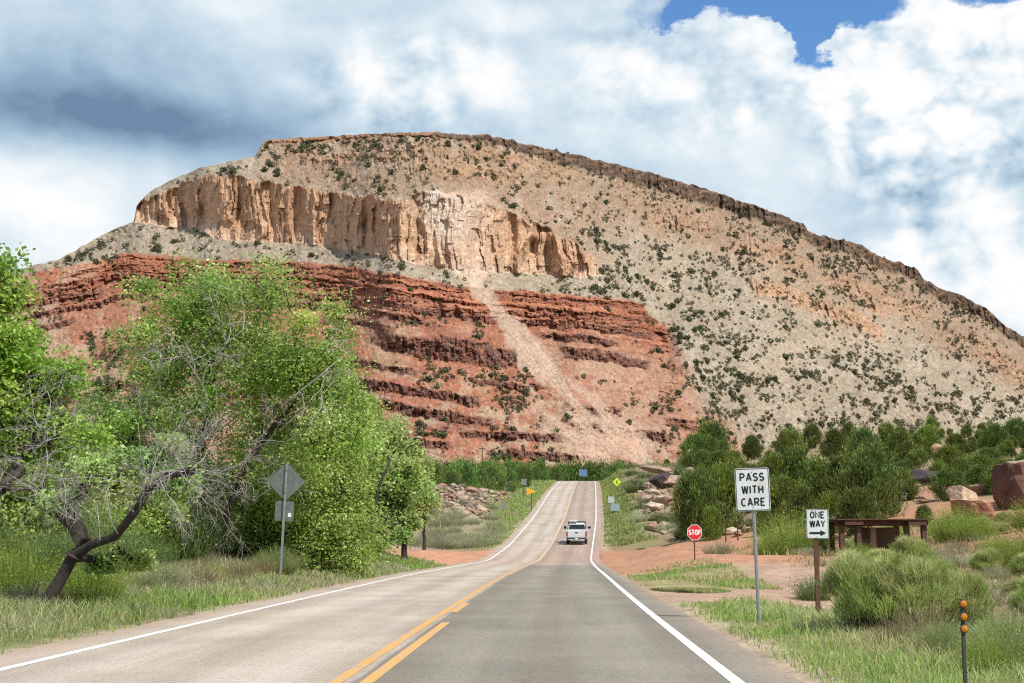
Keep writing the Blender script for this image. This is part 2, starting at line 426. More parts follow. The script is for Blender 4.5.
# ------------------------------------------------------------------ mesa: a real slope walked uphill column by column from its foot to its rim
RIM = lin([(-460, 505), (-300, 432), (-140, 347), (-60, 308), (0, 281), (20, 269), (60, 259), (100, 236), (126, 224), (134, 221), (136.5, 207), (142, 199), (150, 191), (165, 183), (180, 176), (200, 168), (230, 161), (248, 158), (255, 156), (263, 142), (275, 139), (300, 137.5), (335, 136), (370, 134), (400, 132.5), (430, 132), (490, 135), (520, 142), (560, 151), (600, 160.5), (650, 172), (700, 187), (750, 204), (785, 217), (803, 223), (808, 232), (830, 237), (862, 245), (880, 256), (915, 268), (925, 279), (945, 290), (970, 299), (985, 308), (1005, 325), (1024, 338), (1100, 382), (1250, 442), (1520, 500)])
CLT = smooth_curve([(-460, 400), (120, 226), (136, 205), (150, 196), (180, 182), (215, 172), (250, 176), (290, 184), (330, 190), (370, 195), (400, 197), (432, 190), (470, 197), (510, 210), (545, 226), (575, 240), (598, 256), (612, 276), (640, 300), (1520, 600)], 1, 3)
CLB = smooth_curve([(-460, 380), (120, 221), (136, 222), (170, 227), (200, 231), (216, 239), (260, 243), (300, 243), (340, 249), (400, 261), (440, 268), (490, 272), (540, 275), (580, 277), (600, 276), (640, 290), (1520, 560)], 1, 3)
REDT = smooth_curve([(-460, 480), (-140, 330), (-40, 288), (20, 276), (60, 268), (95, 262), (122, 253), (160, 255), (200, 259), (300, 262), (350, 266), (420, 279), (470, 288), (530, 291), (600, 297), (640, 304), (662, 326), (674, 362), (690, 396), (706, 424), (724, 446), (745, 470), (790, 530), (1520, 900)], 1, 4)
BASE_V = 532.0
BASE_D = smooth_curve([(-460, 700), (0, 640), (200, 600), (400, 600), (640, 700), (800, 860), (1024, 1120), (1520, 1500)], 2, 40)
SUN_AZ, SUN_EL = R(131), R(53)      # azimuth from +Y towards +X

def build_mesa():
    U = np.concatenate([np.arange(-460, -24, 6.0), np.arange(-24, 1048, 0.95), np.arange(1048, 1520, 6.0)])
    NT = 500
    t = np.linspace(0, 1, NT)
    rim = RIM(U) + np.where(U > 430, .9, .5) * fbm(U * .16, U * 0, 0, 3, 4) * 2.4
    RS = smooth_curve([(u, RIM(u)) for u in np.arange(-460, 1521, 4.0)], 4.0, 30)(U) + 16
    RS = np.maximum(RS, rim + 3)
    V = np.where(t[:, None] < .88, BASE_V + (RS - BASE_V)[None, :] * t[:, None] / .88, RS[None, :] + (rim - RS)[None, :] * (t[:, None] - .88) / .12)
    UU = np.broadcast_to(U[None, :], V.shape)
    wx = fbm(UU * .03, V * .03, 0, 50, 4); wy = fbm(UU * .02, V * .05, 0, 51, 4)
    q = V - REDT(UU + (3 + 20 * sst(600, 665, UU)) * wx) + 2.6 * fbm(UU * .09, V * .09, 0, 52, 4)          # rows below the top of the red beds
    rw = 1 + 30 * sst(650, 690, UU)
    qL = V - smooth_curve([(-460, 480), (-140, 330), (-40, 288), (20, 276), (60, 268), (95, 262), (122, 253), (160, 255), (200, 259), (300, 262), (350, 266), (420, 279), (470, 288), (530, 291), (600, 297), (640, 303), (760, 322), (1520, 460)], 1, 4)(UU + 3 * wx) + 2.6 * fbm(UU * .09, V * .09, 0, 52, 4)
    redm = sst(-1.2 * rw, 1.5 * rw, q + 10 * (rw > 3) * fbm(UU * .2, V * .12, 0, 59, 3)) * sst(-460, -300, UU)
    clt = CLT(UU) + 5.0 * fbm(UU * .10, UU * 0, 0, 53, 4); clb = CLB(UU) + 1.6 * fbm(UU * .12, UU * 0, 0, 54, 3)
    cl_on = sst(133, 137, UU) * sst(606, 596, UU)
    cliff = sst(0, 4, V - clt) * sst(.3, -.8, V - clb) * cl_on
    qr = V - rim[None, :]                                                        # rows below the rim
    capw = np.interp(U, [-460, 255, 264, 300, 400, 430, 520, 600, 700, 800, 930, 1000, 1520], [0, 0, 4, 4, 3, 4, 9, 13, 15, 12, 11, 10, 8])
    cap = sst(-.4, .6, qr) * sst(1.25, .85, qr / np.maximum(capw[None, :], .01)) * (capw > .5)
    # tan outcrop bands below the rim on the right
    def band(c, w, u0, u1, seed, thr):
        n = fbm(UU * .022, V * .03, 0, seed, 3)
        return np.exp(-((qr - c(UU) - 7 * fbm(UU * .05, V * .02, 0, seed + 1, 3)) / w) ** 2) * sst(thr, thr + .25, n + .35) * sst(u0, u0 + 30, UU) * sst(u1, u1 - 40, UU)
    ob = np.maximum.reduce([band(lin([(400, 34), (600, 38), (760, 40), (900, 42), (1100, 36)]), 9, 400, 1100, 60, .1),
                            band(lin([(700, 82), (800, 74), (880, 78), (960, 66)]), 9, 735, 930, 63, .05) * 1.1,
                            band(lin([(800, 60), (1024, 42)]), 8, 820, 1100, 66, .25),
                            band(lin([(260, 20), (700, 22)]), 7, 262, 640, 69, .15) * .9])
    ob = np.clip(ob, 0, 1)
    # ledges of the red beds: (rows below their top, thickness, weight)
    led = np.zeros_like(V); led_maroon = np.zeros_like(V)
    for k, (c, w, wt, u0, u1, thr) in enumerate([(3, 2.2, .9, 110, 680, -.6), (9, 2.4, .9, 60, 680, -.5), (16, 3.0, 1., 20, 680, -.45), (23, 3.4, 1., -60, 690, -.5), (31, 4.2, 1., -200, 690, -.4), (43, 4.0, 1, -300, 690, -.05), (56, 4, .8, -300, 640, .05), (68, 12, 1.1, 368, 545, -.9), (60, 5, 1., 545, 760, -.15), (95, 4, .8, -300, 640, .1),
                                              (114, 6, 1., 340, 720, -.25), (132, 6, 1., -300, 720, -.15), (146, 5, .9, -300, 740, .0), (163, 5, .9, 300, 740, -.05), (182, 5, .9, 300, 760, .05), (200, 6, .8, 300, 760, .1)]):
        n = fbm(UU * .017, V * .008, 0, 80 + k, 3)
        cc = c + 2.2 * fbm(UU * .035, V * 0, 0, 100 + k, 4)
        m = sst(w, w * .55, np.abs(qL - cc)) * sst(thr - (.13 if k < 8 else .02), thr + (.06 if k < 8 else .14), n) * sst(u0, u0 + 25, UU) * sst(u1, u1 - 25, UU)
        led = np.maximum(led, m * wt); led_maroon = np.maximum(led_maroon, m * (1.0 if k >= 4 else .35))  # second mask: where the ledges are dark maroon rock
    led *= redm
    # the pale slide that comes down from the scar in the cliff
    sc = np.interp(V, [185, 262, 285, 320, 350, 375, 400, 440, 480, 540], [458, 466, 480, 510, 530, 545, 562, 606, 648, 700])
    sw = np.interp(V, [185, 262, 285, 320, 350, 375, 400, 440, 480, 540], [34, 30, 10, 12, 16, 26, 38, 50, 58, 64])
    slide = sst(1.15, .55, np.abs(UU - sc + 10 * wx + 5 * fbm(UU * .15, V * .08, 0, 57, 3)) / sw) * sst(180, 188, V)
    slide = slide * np.where(V > 335, sst(-.42, .05, fbm((UU - .9 * V) * .09, V * .03, 0, 56, 4)), 1)
    led *= 1 - slide * sst(270, 290, V) * np.where(V > 372, .55, .95)
    # slope angle everywhere
    rough = fbm(UU * .11, V * .16, 0, 58, 4)
    ang = 33 + 3.0 * wx + 5 * rough * sst(60, 20, qr)
    ang = np.where(q > 0, 27 + 7 * rough, ang)
    ang = ang * (1 - led) + 74 * led if False else np.where(led > .02, ang + (74 - ang) * np.clip(led, 0, 1), ang)
    ang = ang + (64 - ang) * ob * (.55 + .45 * np.clip(rough * 2, -1, 1))
    ang = ang + (80 - ang) * cliff
    ang = ang + (70 - ang) * np.clip(cap, 0, 1)
    ang = np.clip(ang, 20.5, 82)
    ta = np.tan(np.radians(ang))
    b = (341.5 - V) / F
    te = (ST + b * CT) / (CT - b * ST)                                           # tangent of the ray's elevation (per unit y)
    KER = np.exp(-.5 * (np.arange(-4, 5) / 1.3) ** 2); KER /= KER.sum()
    D = np.zeros_like(V); D[0] = BASE_D(U)
    z = CAMZ + D[0] * te[0]
    for i in range(1, NT):
        k = .5 * (ta[i] + ta[i - 1])
        dn = (z - D[i - 1] * k - CAMZ) / (te[i] - k)
        dn = np.clip(dn, D[i - 1] - .5, D[i - 1] + 30)
        D[i] = np.convolve(np.pad(dn, 4, 'edge'), KER, 'valid'); z = CAMZ + D[i] * te[i]
    # relief: buttresses and flutes in the cliff, ribs and gullies elsewhere
    mpp = D / F
    fl = 8.0 * (ridged(UU / 30 + .5 * wx, V / 260, 120, 2) - .3) + 4.2 * (ridged(UU / 11 + .6 * wx, V / 110, 121, 3) - .3) + 2.0 * fbm(UU / 4.5, V / 16, 0, 122, 3)
    def blocks(wu, wv, sd):
        iu = np.floor(UU / wu + 1.3 * wx + .5 * vn(V / 40, UU * 0, 0, sd)); jv = np.floor(V / wv + 3 * _h(iu, iu * 0, iu * 0, sd))
        return _h(iu, jv, iu * 0, sd + 1)
    blk = blocks(7.0, 34.0, 170) * 2.6 + blocks(3.2, 15.0, 172) * 1.2
    lblk = blocks(5.0, 9.0, 174) * 1.8 + blocks(2.4, 5.0, 176) * .9
    alc = 13 * np.exp(-((UU - 205) / 9) ** 2 - ((V - 217) / 13) ** 2) + 12 * np.exp(-((UU - 297) / 5) ** 2 - ((V - 205) / 24) ** 2) + 9 * np.exp(-((UU - 365) / 4) ** 2 - ((V - 222) / 22) ** 2) + 9 * np.exp(-((UU - 477) / 5) ** 2 - ((V - 240) / 24) ** 2) \
        + 9 * np.exp(-((UU - 512) / 5) ** 2 - ((V - 232) / 17) ** 2) + 10 * np.exp(-((UU - 548) / 5) ** 2 - ((V - 258) / 12) ** 2) + 9 * np.exp(-((UU - 532) / 4) ** 2 - ((V - 248) / 14) ** 2) + 8 * np.exp(-((UU - 240) / 4) ** 2 - ((V - 205) / 22) ** 2) + 7 * np.exp(-((UU - 330) / 4) ** 2 - ((V - 205) / 18) ** 2)
    delta = cliff * (blk * .9 - fl * 1.0 * (1 - .45 * slide) + alc * sst(0, 5, V - clt))
    tal = 1 - np.clip(cliff + cap, 0, 1)
    gully = ridged((UU + .55 * (V - 300)) / 26, V / 150, 124, 3)
    delta += tal * (5.0 * fbm(UU / 40, V / 40, 0, 125, 4) + (2.3 + 1.6 * sst(80, 30, qr)) * fbm(UU / 4.5, V / 4.5, 0, 126, 4) - 1.6 * gully * (1 - redm))
    delta += np.clip(ob + .55 * sst(70, 30, qr) * sst(250, 270, UU), 0, 1) * tal * (-5.0 * ridged(UU / 7 + wx, V / 26, 127, 3) + 2.2 * fbm(UU / 2.6, V / 4, 0, 128, 2))
    delta += cap * (-5.0 * ridged(UU / 6, V / 30, 129, 3) + 2.0 * fbm(UU / 2.2, V / 3, 0, 130, 2))
    delta += np.clip(led, 0, 1) * (lblk - 3.0 * ridged(UU / 9 + wx, V / 40, 131, 3) - 2.0 * fbm(UU / 2.6, V / 9, 0, 132, 2)) + redm * (1 - led) * 1.2 * fbm(UU / 3, V / 3, 0, 133, 2)
    edge = sst(0, 2.5, qr) * sst(BASE_V, BASE_V - 12, V)
    D = .5 * D + .5 * np.apply_along_axis(lambda r: np.convolve(np.pad(r, 12, 'edge'), np.ones(25) / 25, 'valid'), 1, D)
    D2 = D + delta * edge * .92
    # thin beds: narrow overhanging lips
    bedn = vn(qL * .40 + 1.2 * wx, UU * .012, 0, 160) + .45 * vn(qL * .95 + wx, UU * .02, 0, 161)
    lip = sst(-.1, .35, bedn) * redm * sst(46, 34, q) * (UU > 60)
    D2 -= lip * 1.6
    P = at(UU, V, D2)
    # ---- rock colours
    C = np.zeros(V.shape + (3,))
    def fill(mask, c): C[:] = C * (1 - mask[..., None]) + np.asarray(c) * mask[..., None]
    n1 = fbm(UU * .06, V * .06, 0, 140, 5); n2 = fbm(UU * .35, V * .35, 0, 141, 4); n3 = fbm(UU * .018, V * .03, 0, 142, 3)
    fill(np.ones_like(V), (.325, .265, .193))
    fill(sst(-.1, .45, n1) * .6, (.355, .30, .23))
    fill(sst(.15, .5, n3) * .5 * sst(500, 700, UU), (.38, .295, .21))
    up = sst(4, -6, V - clt) * sst(250, 262, UU) * sst(640, 560, UU) + sst(75, 45, qr) * sst(560, 640, UU)
    fill(np.clip(np.clip(up, 0, 1) * (.80 + .4 * n2), 0, 1), (.335, .215, .135)); fill(np.clip(np.clip(up, 0, 1) * sst(.0, .35, n2 + .4 * n1) * .8, 0, 1), (.25, .15, .095)); fill(np.clip(up, 0, 1) * sst(.1, .4, n1) * .6, (.37, .29, .21))
    fill(sst(62, 30, qr) * sst(520, 620, UU) * sst(-.35, .25, n1 + .4 * n2) * .75, (.27, .195, .135))
    fill(ob * .9, (.40, .25, .155)); fill(ob * sst(.0, .4, n2) * .6, (.33, .18, .10))
    fill(sst(.5, .75, band(lin([(700, 82), (800, 74), (880, 78), (960, 66)]), 9, 735, 930, 63, .05)) * .8, (.46, .275, .165))
    fill(cliff, (.52, .335, .215))
    st = fbm(UU / 5.5, V / 90, 0, 143, 4)
    fill(cliff * sst(.05, .4, st) * .55, (.40, .21, .115)); fill(cliff * sst(.05, .4, -st) * .5, (.60, .38, .235))
    fill(cliff * sst(22, 2, clb - V + 14 * st + 5) * .65, (.62, .46, .34))
    fill(cliff * sst(14, 2, V - clt + 6 * n2) * .55, (.40, .235, .14))
    crk = sst(.62, .85, ridged(UU / 17 + .5 * wx, V / 150, 146, 2)) * sst(-.1, .3, fbm(UU / 9, V / 20, 0, 147, 2))
    fill(cliff * crk * .75 * (1 - .6 * slide), (.20, .105, .06))
    scar = np.exp(-((UU - 452) / 26) ** 2) * sst(262, 212, V - 14 * n1 + .25 * np.abs(UU - 452)) * cliff
    fill(np.clip(scar * 1.6, 0, 1) * .9, (.62, .56, .48)); fill(slide * sst(186, 195, V) * sst(290, 262, V) * .6, (.60, .42, .31))
    fill(slide * sst(255, 268, V) * .8 * (1 - redm), (.56, .42, .32))
    # red beds
    rb = np.array([.35, .135, .078]) ; 
    fill(redm, rb); fill(redm * sst(35, 5, q) * .8, (.39, .125, .058)); fill(redm * sst(-.05, .4, n1 + .4 * n2) * .65 * sst(20, 45, q), (.40, .235, .145))
    fill(redm * sst(30, 70, q) * sst(-.12, .3, n3 + .8 * n1) * np.where(UU < 545, .7, .85), (.36, .235, .15)); fill(redm * sst(85, 130, q) * sst(-.1, .3, n1 + .5 * n2) * .6, (.34, .26, .18)); fill(redm * sst(545, 610, UU) * sst(38, 60, qL) * (.62 + .4 * n2), (.385, .225, .15))
    fine = vn(q * .35 + 2 * wx, UU * .02, 0, 162) * 1.6
    fill(redm * sst(.55, .95, fine) * sst(-.2, .2, n1 + .3) * .45, (.215, .10, .066))
    fill(np.clip(led_maroon, 0, 1) * redm * (1 - slide * .7) * .95, (.165, .064, .046)); fill(np.clip(led_maroon, 0, 1) * redm * sst(.05, .35, fbm(UU / 3.2, V / 22, 0, 145, 3)) * .8, (.10, .045, .036))
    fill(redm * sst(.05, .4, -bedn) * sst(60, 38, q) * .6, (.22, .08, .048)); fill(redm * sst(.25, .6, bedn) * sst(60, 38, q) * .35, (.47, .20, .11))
    fill(slide * redm * .9, (.46, .33, .245)); fill(slide * redm * sst(0, .4, n2 + n1) * .4 * (V > 372), (.44, .23, .14))
    lft = sst(130, 60, UU) * redm
    fill(lft * sst(-.2, .25, n1 + .3 * n2) * (1 - led) * .7, (.385, .27, .18))
    rr = sst(640, 690, UU) * sst(800, 720, UU + 20 * n1) * sst(380, 430, V) * .6
    fill(rr * sst(-.1, .3, n1), (.39, .20, .12))
    # dark basalt rim
    fill(np.clip(cap, 0, 1) * sst(415, 450, UU + 12 * n1) * .92, (.095, .066, .05)); fill(np.clip(cap, 0, 1) * sst(0, .35, n2) * .6 * (UU > 430), (.25, .145, .085))
    fill(np.clip(cap, 0, 1) * sst(440, 420, UU) * .8, (.30, .16, .09))
    spk = fbm(UU * .9, V * .9, 0, 148, 2)
    fill(tal * sst(.22, .5, spk) * .5, (.19, .14, .10)); fill(tal * sst(.25, .55, -spk) * .4, (.46, .37, .28))
    fill(tal * (1 - redm) * sst(.18, .42, fbm(UU * .22 + .12 * V, V * .22, 0, 149, 4)) * .5 * sst(95, 40, qr), (.22, .15, .10))
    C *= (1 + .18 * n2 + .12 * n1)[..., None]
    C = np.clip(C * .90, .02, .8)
    # close the top and the back so that it is a solid hill
    rows = [P]
    cols = [C]
    last = P[-1]
    for dd, dz in ((12, 1.0), (40, 2.0), (160, 3.0), (420, -6.0), (620, -60.0), (900, -400.0)):
        p = last.copy(); p[:, 1] += dd; p[:, 0] *= (last[:, 1] + dd) / last[:, 1]; p[:, 2] = np.maximum(p[:, 2] + dz, -5)
        rows.append(p[None]); cols.append(C[-1:] * 1.0)
    PP = np.concatenate(rows, 0) if rows[0].ndim == 3 else P
    CC = np.concatenate(cols, 0)
    n, m = PP.shape[:2]; idx = np.arange(n * m).reshape(n, m)
    Fc = np.stack([idx[:-1, :-1], idx[:-1, 1:], idx[1:, 1:], idx[1:, :-1]], -1).reshape(-1, 4)
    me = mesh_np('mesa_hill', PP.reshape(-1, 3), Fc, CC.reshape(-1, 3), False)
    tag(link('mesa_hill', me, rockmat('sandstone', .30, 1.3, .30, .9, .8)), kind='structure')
    # how likely a juniper is to stand at each point of the slope
    dens = tal * (1 - redm) * (.35 + .65 * sst(-.15, .3, fbm(UU * .02, V * .03, 0, 150, 3))) * np.where(V > clb, 1, .8)
    dens *= 1 - ob * .5
    dens = dens * np.where(UU > 600, 1.25, .75) * np.where(UU > 430, 1, .8)
    dens *= 1 - .97 * slide
    dens += redm * (1 - np.clip(led * 1.4, 0, 1)) * (1 - slide) * sst(.05, .35, fbm(UU * .03, V * .05, 0, 151, 3)) * 1.1
    dens *= 1 - .6 * sst(.2, .5, n3) * (V > 330) * (UU > 640)
    dens *= sst(5, 9, qr)
    dens += cap * .04 * (UU > 430)
    dens = np.where((UU < -20) | (UU > 1045) | (V > 500), 0, dens)
    return U, V, P, D2, np.clip(dens, 0, 2)
MESA = build_mesa()

# far hill past the right shoulder of the mesa, haze put into its blue colour
def far_hill():
    us = np.linspace(960, 1500, 90)
    top = 337 + 2.5 * fbm(us * .05, us * 0, 0, 5, 3) + sst(1020, 1000, us) * 30 + (us - 1024) * .02
    rows = [at(us, np.full_like(us, 470), 5200), at(us, top + 30, 5900), at(us, top, 6100), at(us, top + 40, 7500)]
    rows[3][:, 2] = 5
    P = np.stack(rows, 0); n, m = P.shape[:2]; idx = np.arange(n * m).reshape(n, m)
    Fc = np.stack([idx[:-1, :-1], idx[:-1, 1:], idx[1:, 1:], idx[1:, :-1]], -1).reshape(-1, 4)
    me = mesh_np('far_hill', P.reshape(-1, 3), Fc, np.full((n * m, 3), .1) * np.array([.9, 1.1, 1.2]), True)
    tag(link('far_hill', me, rockmat('far_rock', .01, .05, .2, .2, 2.0)), kind='structure')
far_hill()
# ------------------------------------------------------------------ vegetation
M_leaf = leafmat('cottonwood_leaf', .46, .35, .42, .012, .12)
M_jun = leafmat('juniper_leaf', .28, .15, .7)
M_grass = leafmat('grass_blade', .45, .2, .6)
M_bark = plain('grey_bark', (.042, .032, .026), .95, var=.4, scale=9)
M_twig = plain('bare_twig', (.33, .305, .27), .9, var=.3, scale=5)
M_juntrunk = plain('juniper_bark', (.13, .10, .08), .95, var=.3, scale=8)

def cards(P, size, rng, col, elong=1.6, up=.3, flat=False):
    """one small leaf-shaped quad per point P; col (n,3)"""
    n = len(P)
    N = rng.normal(size=(n, 3)); N[:, 2] += up * 2; N /= np.linalg.norm(N, axis=1)[:, None]
    T = rng.normal(size=(n, 3)); T -= (T * N).sum(1)[:, None] * N; T /= np.linalg.norm(T, axis=1)[:, None]
    B = np.cross(N, T); s = (size * rng.uniform(.6, 1.3, n))[:, None]
    a = T * s * elong * .5; b = B * s * .5
    V = np.stack([P - a, P + b * .9 - a * .1, P + a, P - b * .9 - a * .1], 1).reshape(-1, 3)
    Fc = np.arange(4 * n).reshape(n, 4)
    return V, Fc, np.repeat(col, 4, 0)

def blades(B, h, w, lean, rng, col, curl=.35):
    """one bent, tapering blade per base point; lean (n,3) horizontal tip offset"""
    n = len(B)
    t = rng.uniform(0, 2 * math.pi, n); side = np.stack([np.cos(t), np.sin(t), 0 * t], 1) * (w / 2)[:, None]
    up = np.stack([0 * h, 0 * h, h], 1)
    mid = B + up * .55 + lean * .35; tip = B + up * (1 - curl * np.clip(np.linalg.norm(lean, axis=1) / np.maximum(h, 1e-6), 0, 1) * .5)[:, None] + lean
    V = np.stack([B - side, B + side, mid + side * .75, mid - side * .75, tip + side * .12, tip - side * .12], 1).reshape(-1, 3)
    i = np.arange(n)[:, None] * 6
    Fc = np.concatenate([i + np.array([0, 1, 2, 3]), i + np.array([3, 2, 4, 5])], 0)
    c = np.repeat(col, 6, 0).reshape(n, 6, 3)
    return V, Fc, c.reshape(-1, 3)

def pick(cols, n, rng, jit=.18):
    cols = np.asarray(cols, float)
    c = cols[rng.integers(0, len(cols), n)]
    return np.clip(c * rng.uniform(1 - jit, 1 + jit, (n, 1)) * rng.uniform(1 - jit * .4, 1 + jit * .4, (n, 3)), .004, .9)

# ---- trees
def skeleton(roots, attractors, rng, seg=.45, r0=.2, wig=.12):
    """roots: list of polylines (first point on the ground); returns list of branches (points, radii)"""
    nodes = []; par = []; 
    for rt in roots:
        pts = [np.array(p, float) for p in rt]; last = -1
        for i in range(len(pts) - 1):
            k = max(1, int(np.linalg.norm(pts[i + 1] - pts[i]) / seg))
            for j in range(k + (i == len(pts) - 2)):
                nodes.append(pts[i] + (pts[i + 1] - pts[i]) * j / k + rng.normal(size=3) * .03 * (i + j > 0)); par.append(last); last = len(nodes) - 1
    nroot = len(nodes)
    top = nodes[nroot - 1]
    A = np.array(attractors); order = np.argsort(np.linalg.norm(A - top, axis=1)); tips = []
    for a in A[order]:
        nd = np.array(nodes); d = np.linalg.norm(nd - a, axis=1) + .35 * np.maximum(0, nd[:, 2] - a[2])
        i = int(np.argmin(d)); p = nodes[i].copy(); L = np.linalg.norm(a - p); k = max(1, int(L / seg)); last = i
        sag = rng.normal(size=3) * L * wig
        for j in range(1, k + 1):
            t = j / k
            nodes.append(p + (a - p) * t + sag * math.sin(math.pi * t) + rng.normal(size=3) * .03); par.append(last); last = len(nodes) - 1
        tips.append(last)
    n = len(nodes); cnt = np.zeros(n); kids = [[] for _ in range(n)]
    for i in range(n):
        if par[i] >= 0: kids[par[i]].append(i)
    for i in range(n - 1, -1, -1):
        if not kids[i]: cnt[i] = 1
        if par[i] >= 0: cnt[par[i]] += cnt[i]
    rad = r0 * np.sqrt(cnt / cnt.max()) ** 1.05
    br = []
    for i in range(n):
        for c in kids[i]:
            big = max(kids[i], key=lambda q: cnt[q])
            if c != big or par[i] < 0:
                ch = [i, c]
                while kids[ch[-1]]: ch.append(max(kids[ch[-1]], key=lambda q: cnt[q]))
                rr = [float(rad[q]) for q in ch]; rr[0] = min(rr[0], rr[1] * 1.3) if par[i] >= 0 else rr[0] * 1.25
                br.append(([nodes[q] for q in ch], rr))
    return br, A

def px_lobes(lobes, rng, per):
    """ellipses measured on the photograph (u, v, ru, rv, D[, depth radius]) -> points in real ellipsoids at that distance"""
    out = []
    for L in lobes:
        u, v, ru, rv, D = L[:5]; c = at(u, v, D); rx, rzz = ru * D / F, rv * D / F; ry = L[5] if len(L) > 5 else (rx + rzz) * .5
        n = max(3, int(per * rx * rzz * ry ** .5))
        d = rng.normal(size=(n, 3)); d /= np.linalg.norm(d, axis=1)[:, None]; r = rng.uniform(0, 1, n) ** .42
        out.append(c + d * r[:, None] * np.array([rx, ry, rzz]))
    return np.concatenate(out)

def leaf_tree(name, root, trunks, lobes, label, nleaf, cols, seed, per=2.2, r0=.22, leaf=.11, clump=.42, twigs=0.0, group=None, bare=None, dark=.0):
    rng = np.random.default_rng(seed)
    root = np.array(root, float)
    att = px_lobes(lobes, rng, per)
    att = att[att[:, 2] > gz(att[:, 0], att[:, 1]) + .15]
    e = empty(name, root, label, 'tree', group)
    br, A = skeleton(trunks, att, rng, r0=r0)
    mb = MB()
    for pts, rr in br:
        big = max(rr) > .03
        mb.tube([p - root for p in pts], [max(r, .008) for r in rr], 8 if max(rr) > .08 else (5 if big else 3), cap=False)
    mb.build('trunk', M_bark, e, smooth=True)
    # leaves gather in clumps round the branch ends
    w = rng.uniform(.25, 1.0, len(A)) ** 1.3; w /= w.sum()
    ci = rng.choice(len(A), nleaf, p=w)
    csz = clump * rng.uniform(.55, 1.35, len(A))
    P = A[ci] + np.clip(rng.normal(size=(nleaf, 3)), -1.75, 1.75) * csz[ci][:, None] * np.array([1, 1, .72])
    P = P[P[:, 2] > gz(P[:, 0], P[:, 1]) + .05]; ci = ci[:len(P)]
    n = len(P)
    cc = pick(cols, len(A), rng, .20)[ci % len(A)] * rng.uniform(.7, 1.3, (n, 1))
    V, Fc, C = cards(P - root, np.full(n, leaf), rng, cc, 1.5, .5)
    link('crown', mesh_np('crown', V, Fc, C), M_leaf, e)
    if bare:
        add_bare(e, root, bare, rng)
    return e

def add_bare(e, root, starts, rng, mat=None, name='bare_twigs'):
    """leafless grey branches that fork and droop; starts: (point, direction, length)"""
    mb = MB()
    def grow(p, d, L, r, lev):
        k = 6; pts = [p]; 
        for j in range(k):
            d = d + rng.normal(size=3) * .20 + np.array([0, 0, -.035 * lev]); d /= np.linalg.norm(d); p = p + d * L / k; pts.append(p)
        mb.tube([q - root for q in pts], [r * (1 - .75 * i / k) for i in range(k + 1)], 4 if lev < 2 else 3, cap=False)
        if lev < 3:
            for j in range(5 if lev < 2 else 4):
                q = pts[rng.integers(1, k + 1)]; dd = d + rng.normal(size=3) * .75; dd /= np.linalg.norm(dd)
                grow(q, dd, L * rng.uniform(.35, .7), r * .5, lev + 1)
    for p, d, L, r in starts:
        grow(np.array(p, float), np.array(d, float) / np.linalg.norm(d), L, r, 0)
    mb.build(name, mat or M_twig, e)

GRN = [(0.323, 0.456, 0.095), (0.281, 0.408, 0.089), (0.385, 0.502, 0.123), (0.220, 0.329, 0.073), (0.447, 0.541, 0.167)]
GRN2 = [(0.291, 0.446, 0.078), (0.344, 0.488, 0.089), (0.250, 0.393, 0.067), (0.395, 0.518, 0.111)]
GRN3 = [(0.312, 0.446, 0.123), (0.354, 0.476, 0.144), (0.261, 0.381, 0.100), (0.417, 0.508, 0.178)]
def P3(u, v, D): return at(u, v, D)

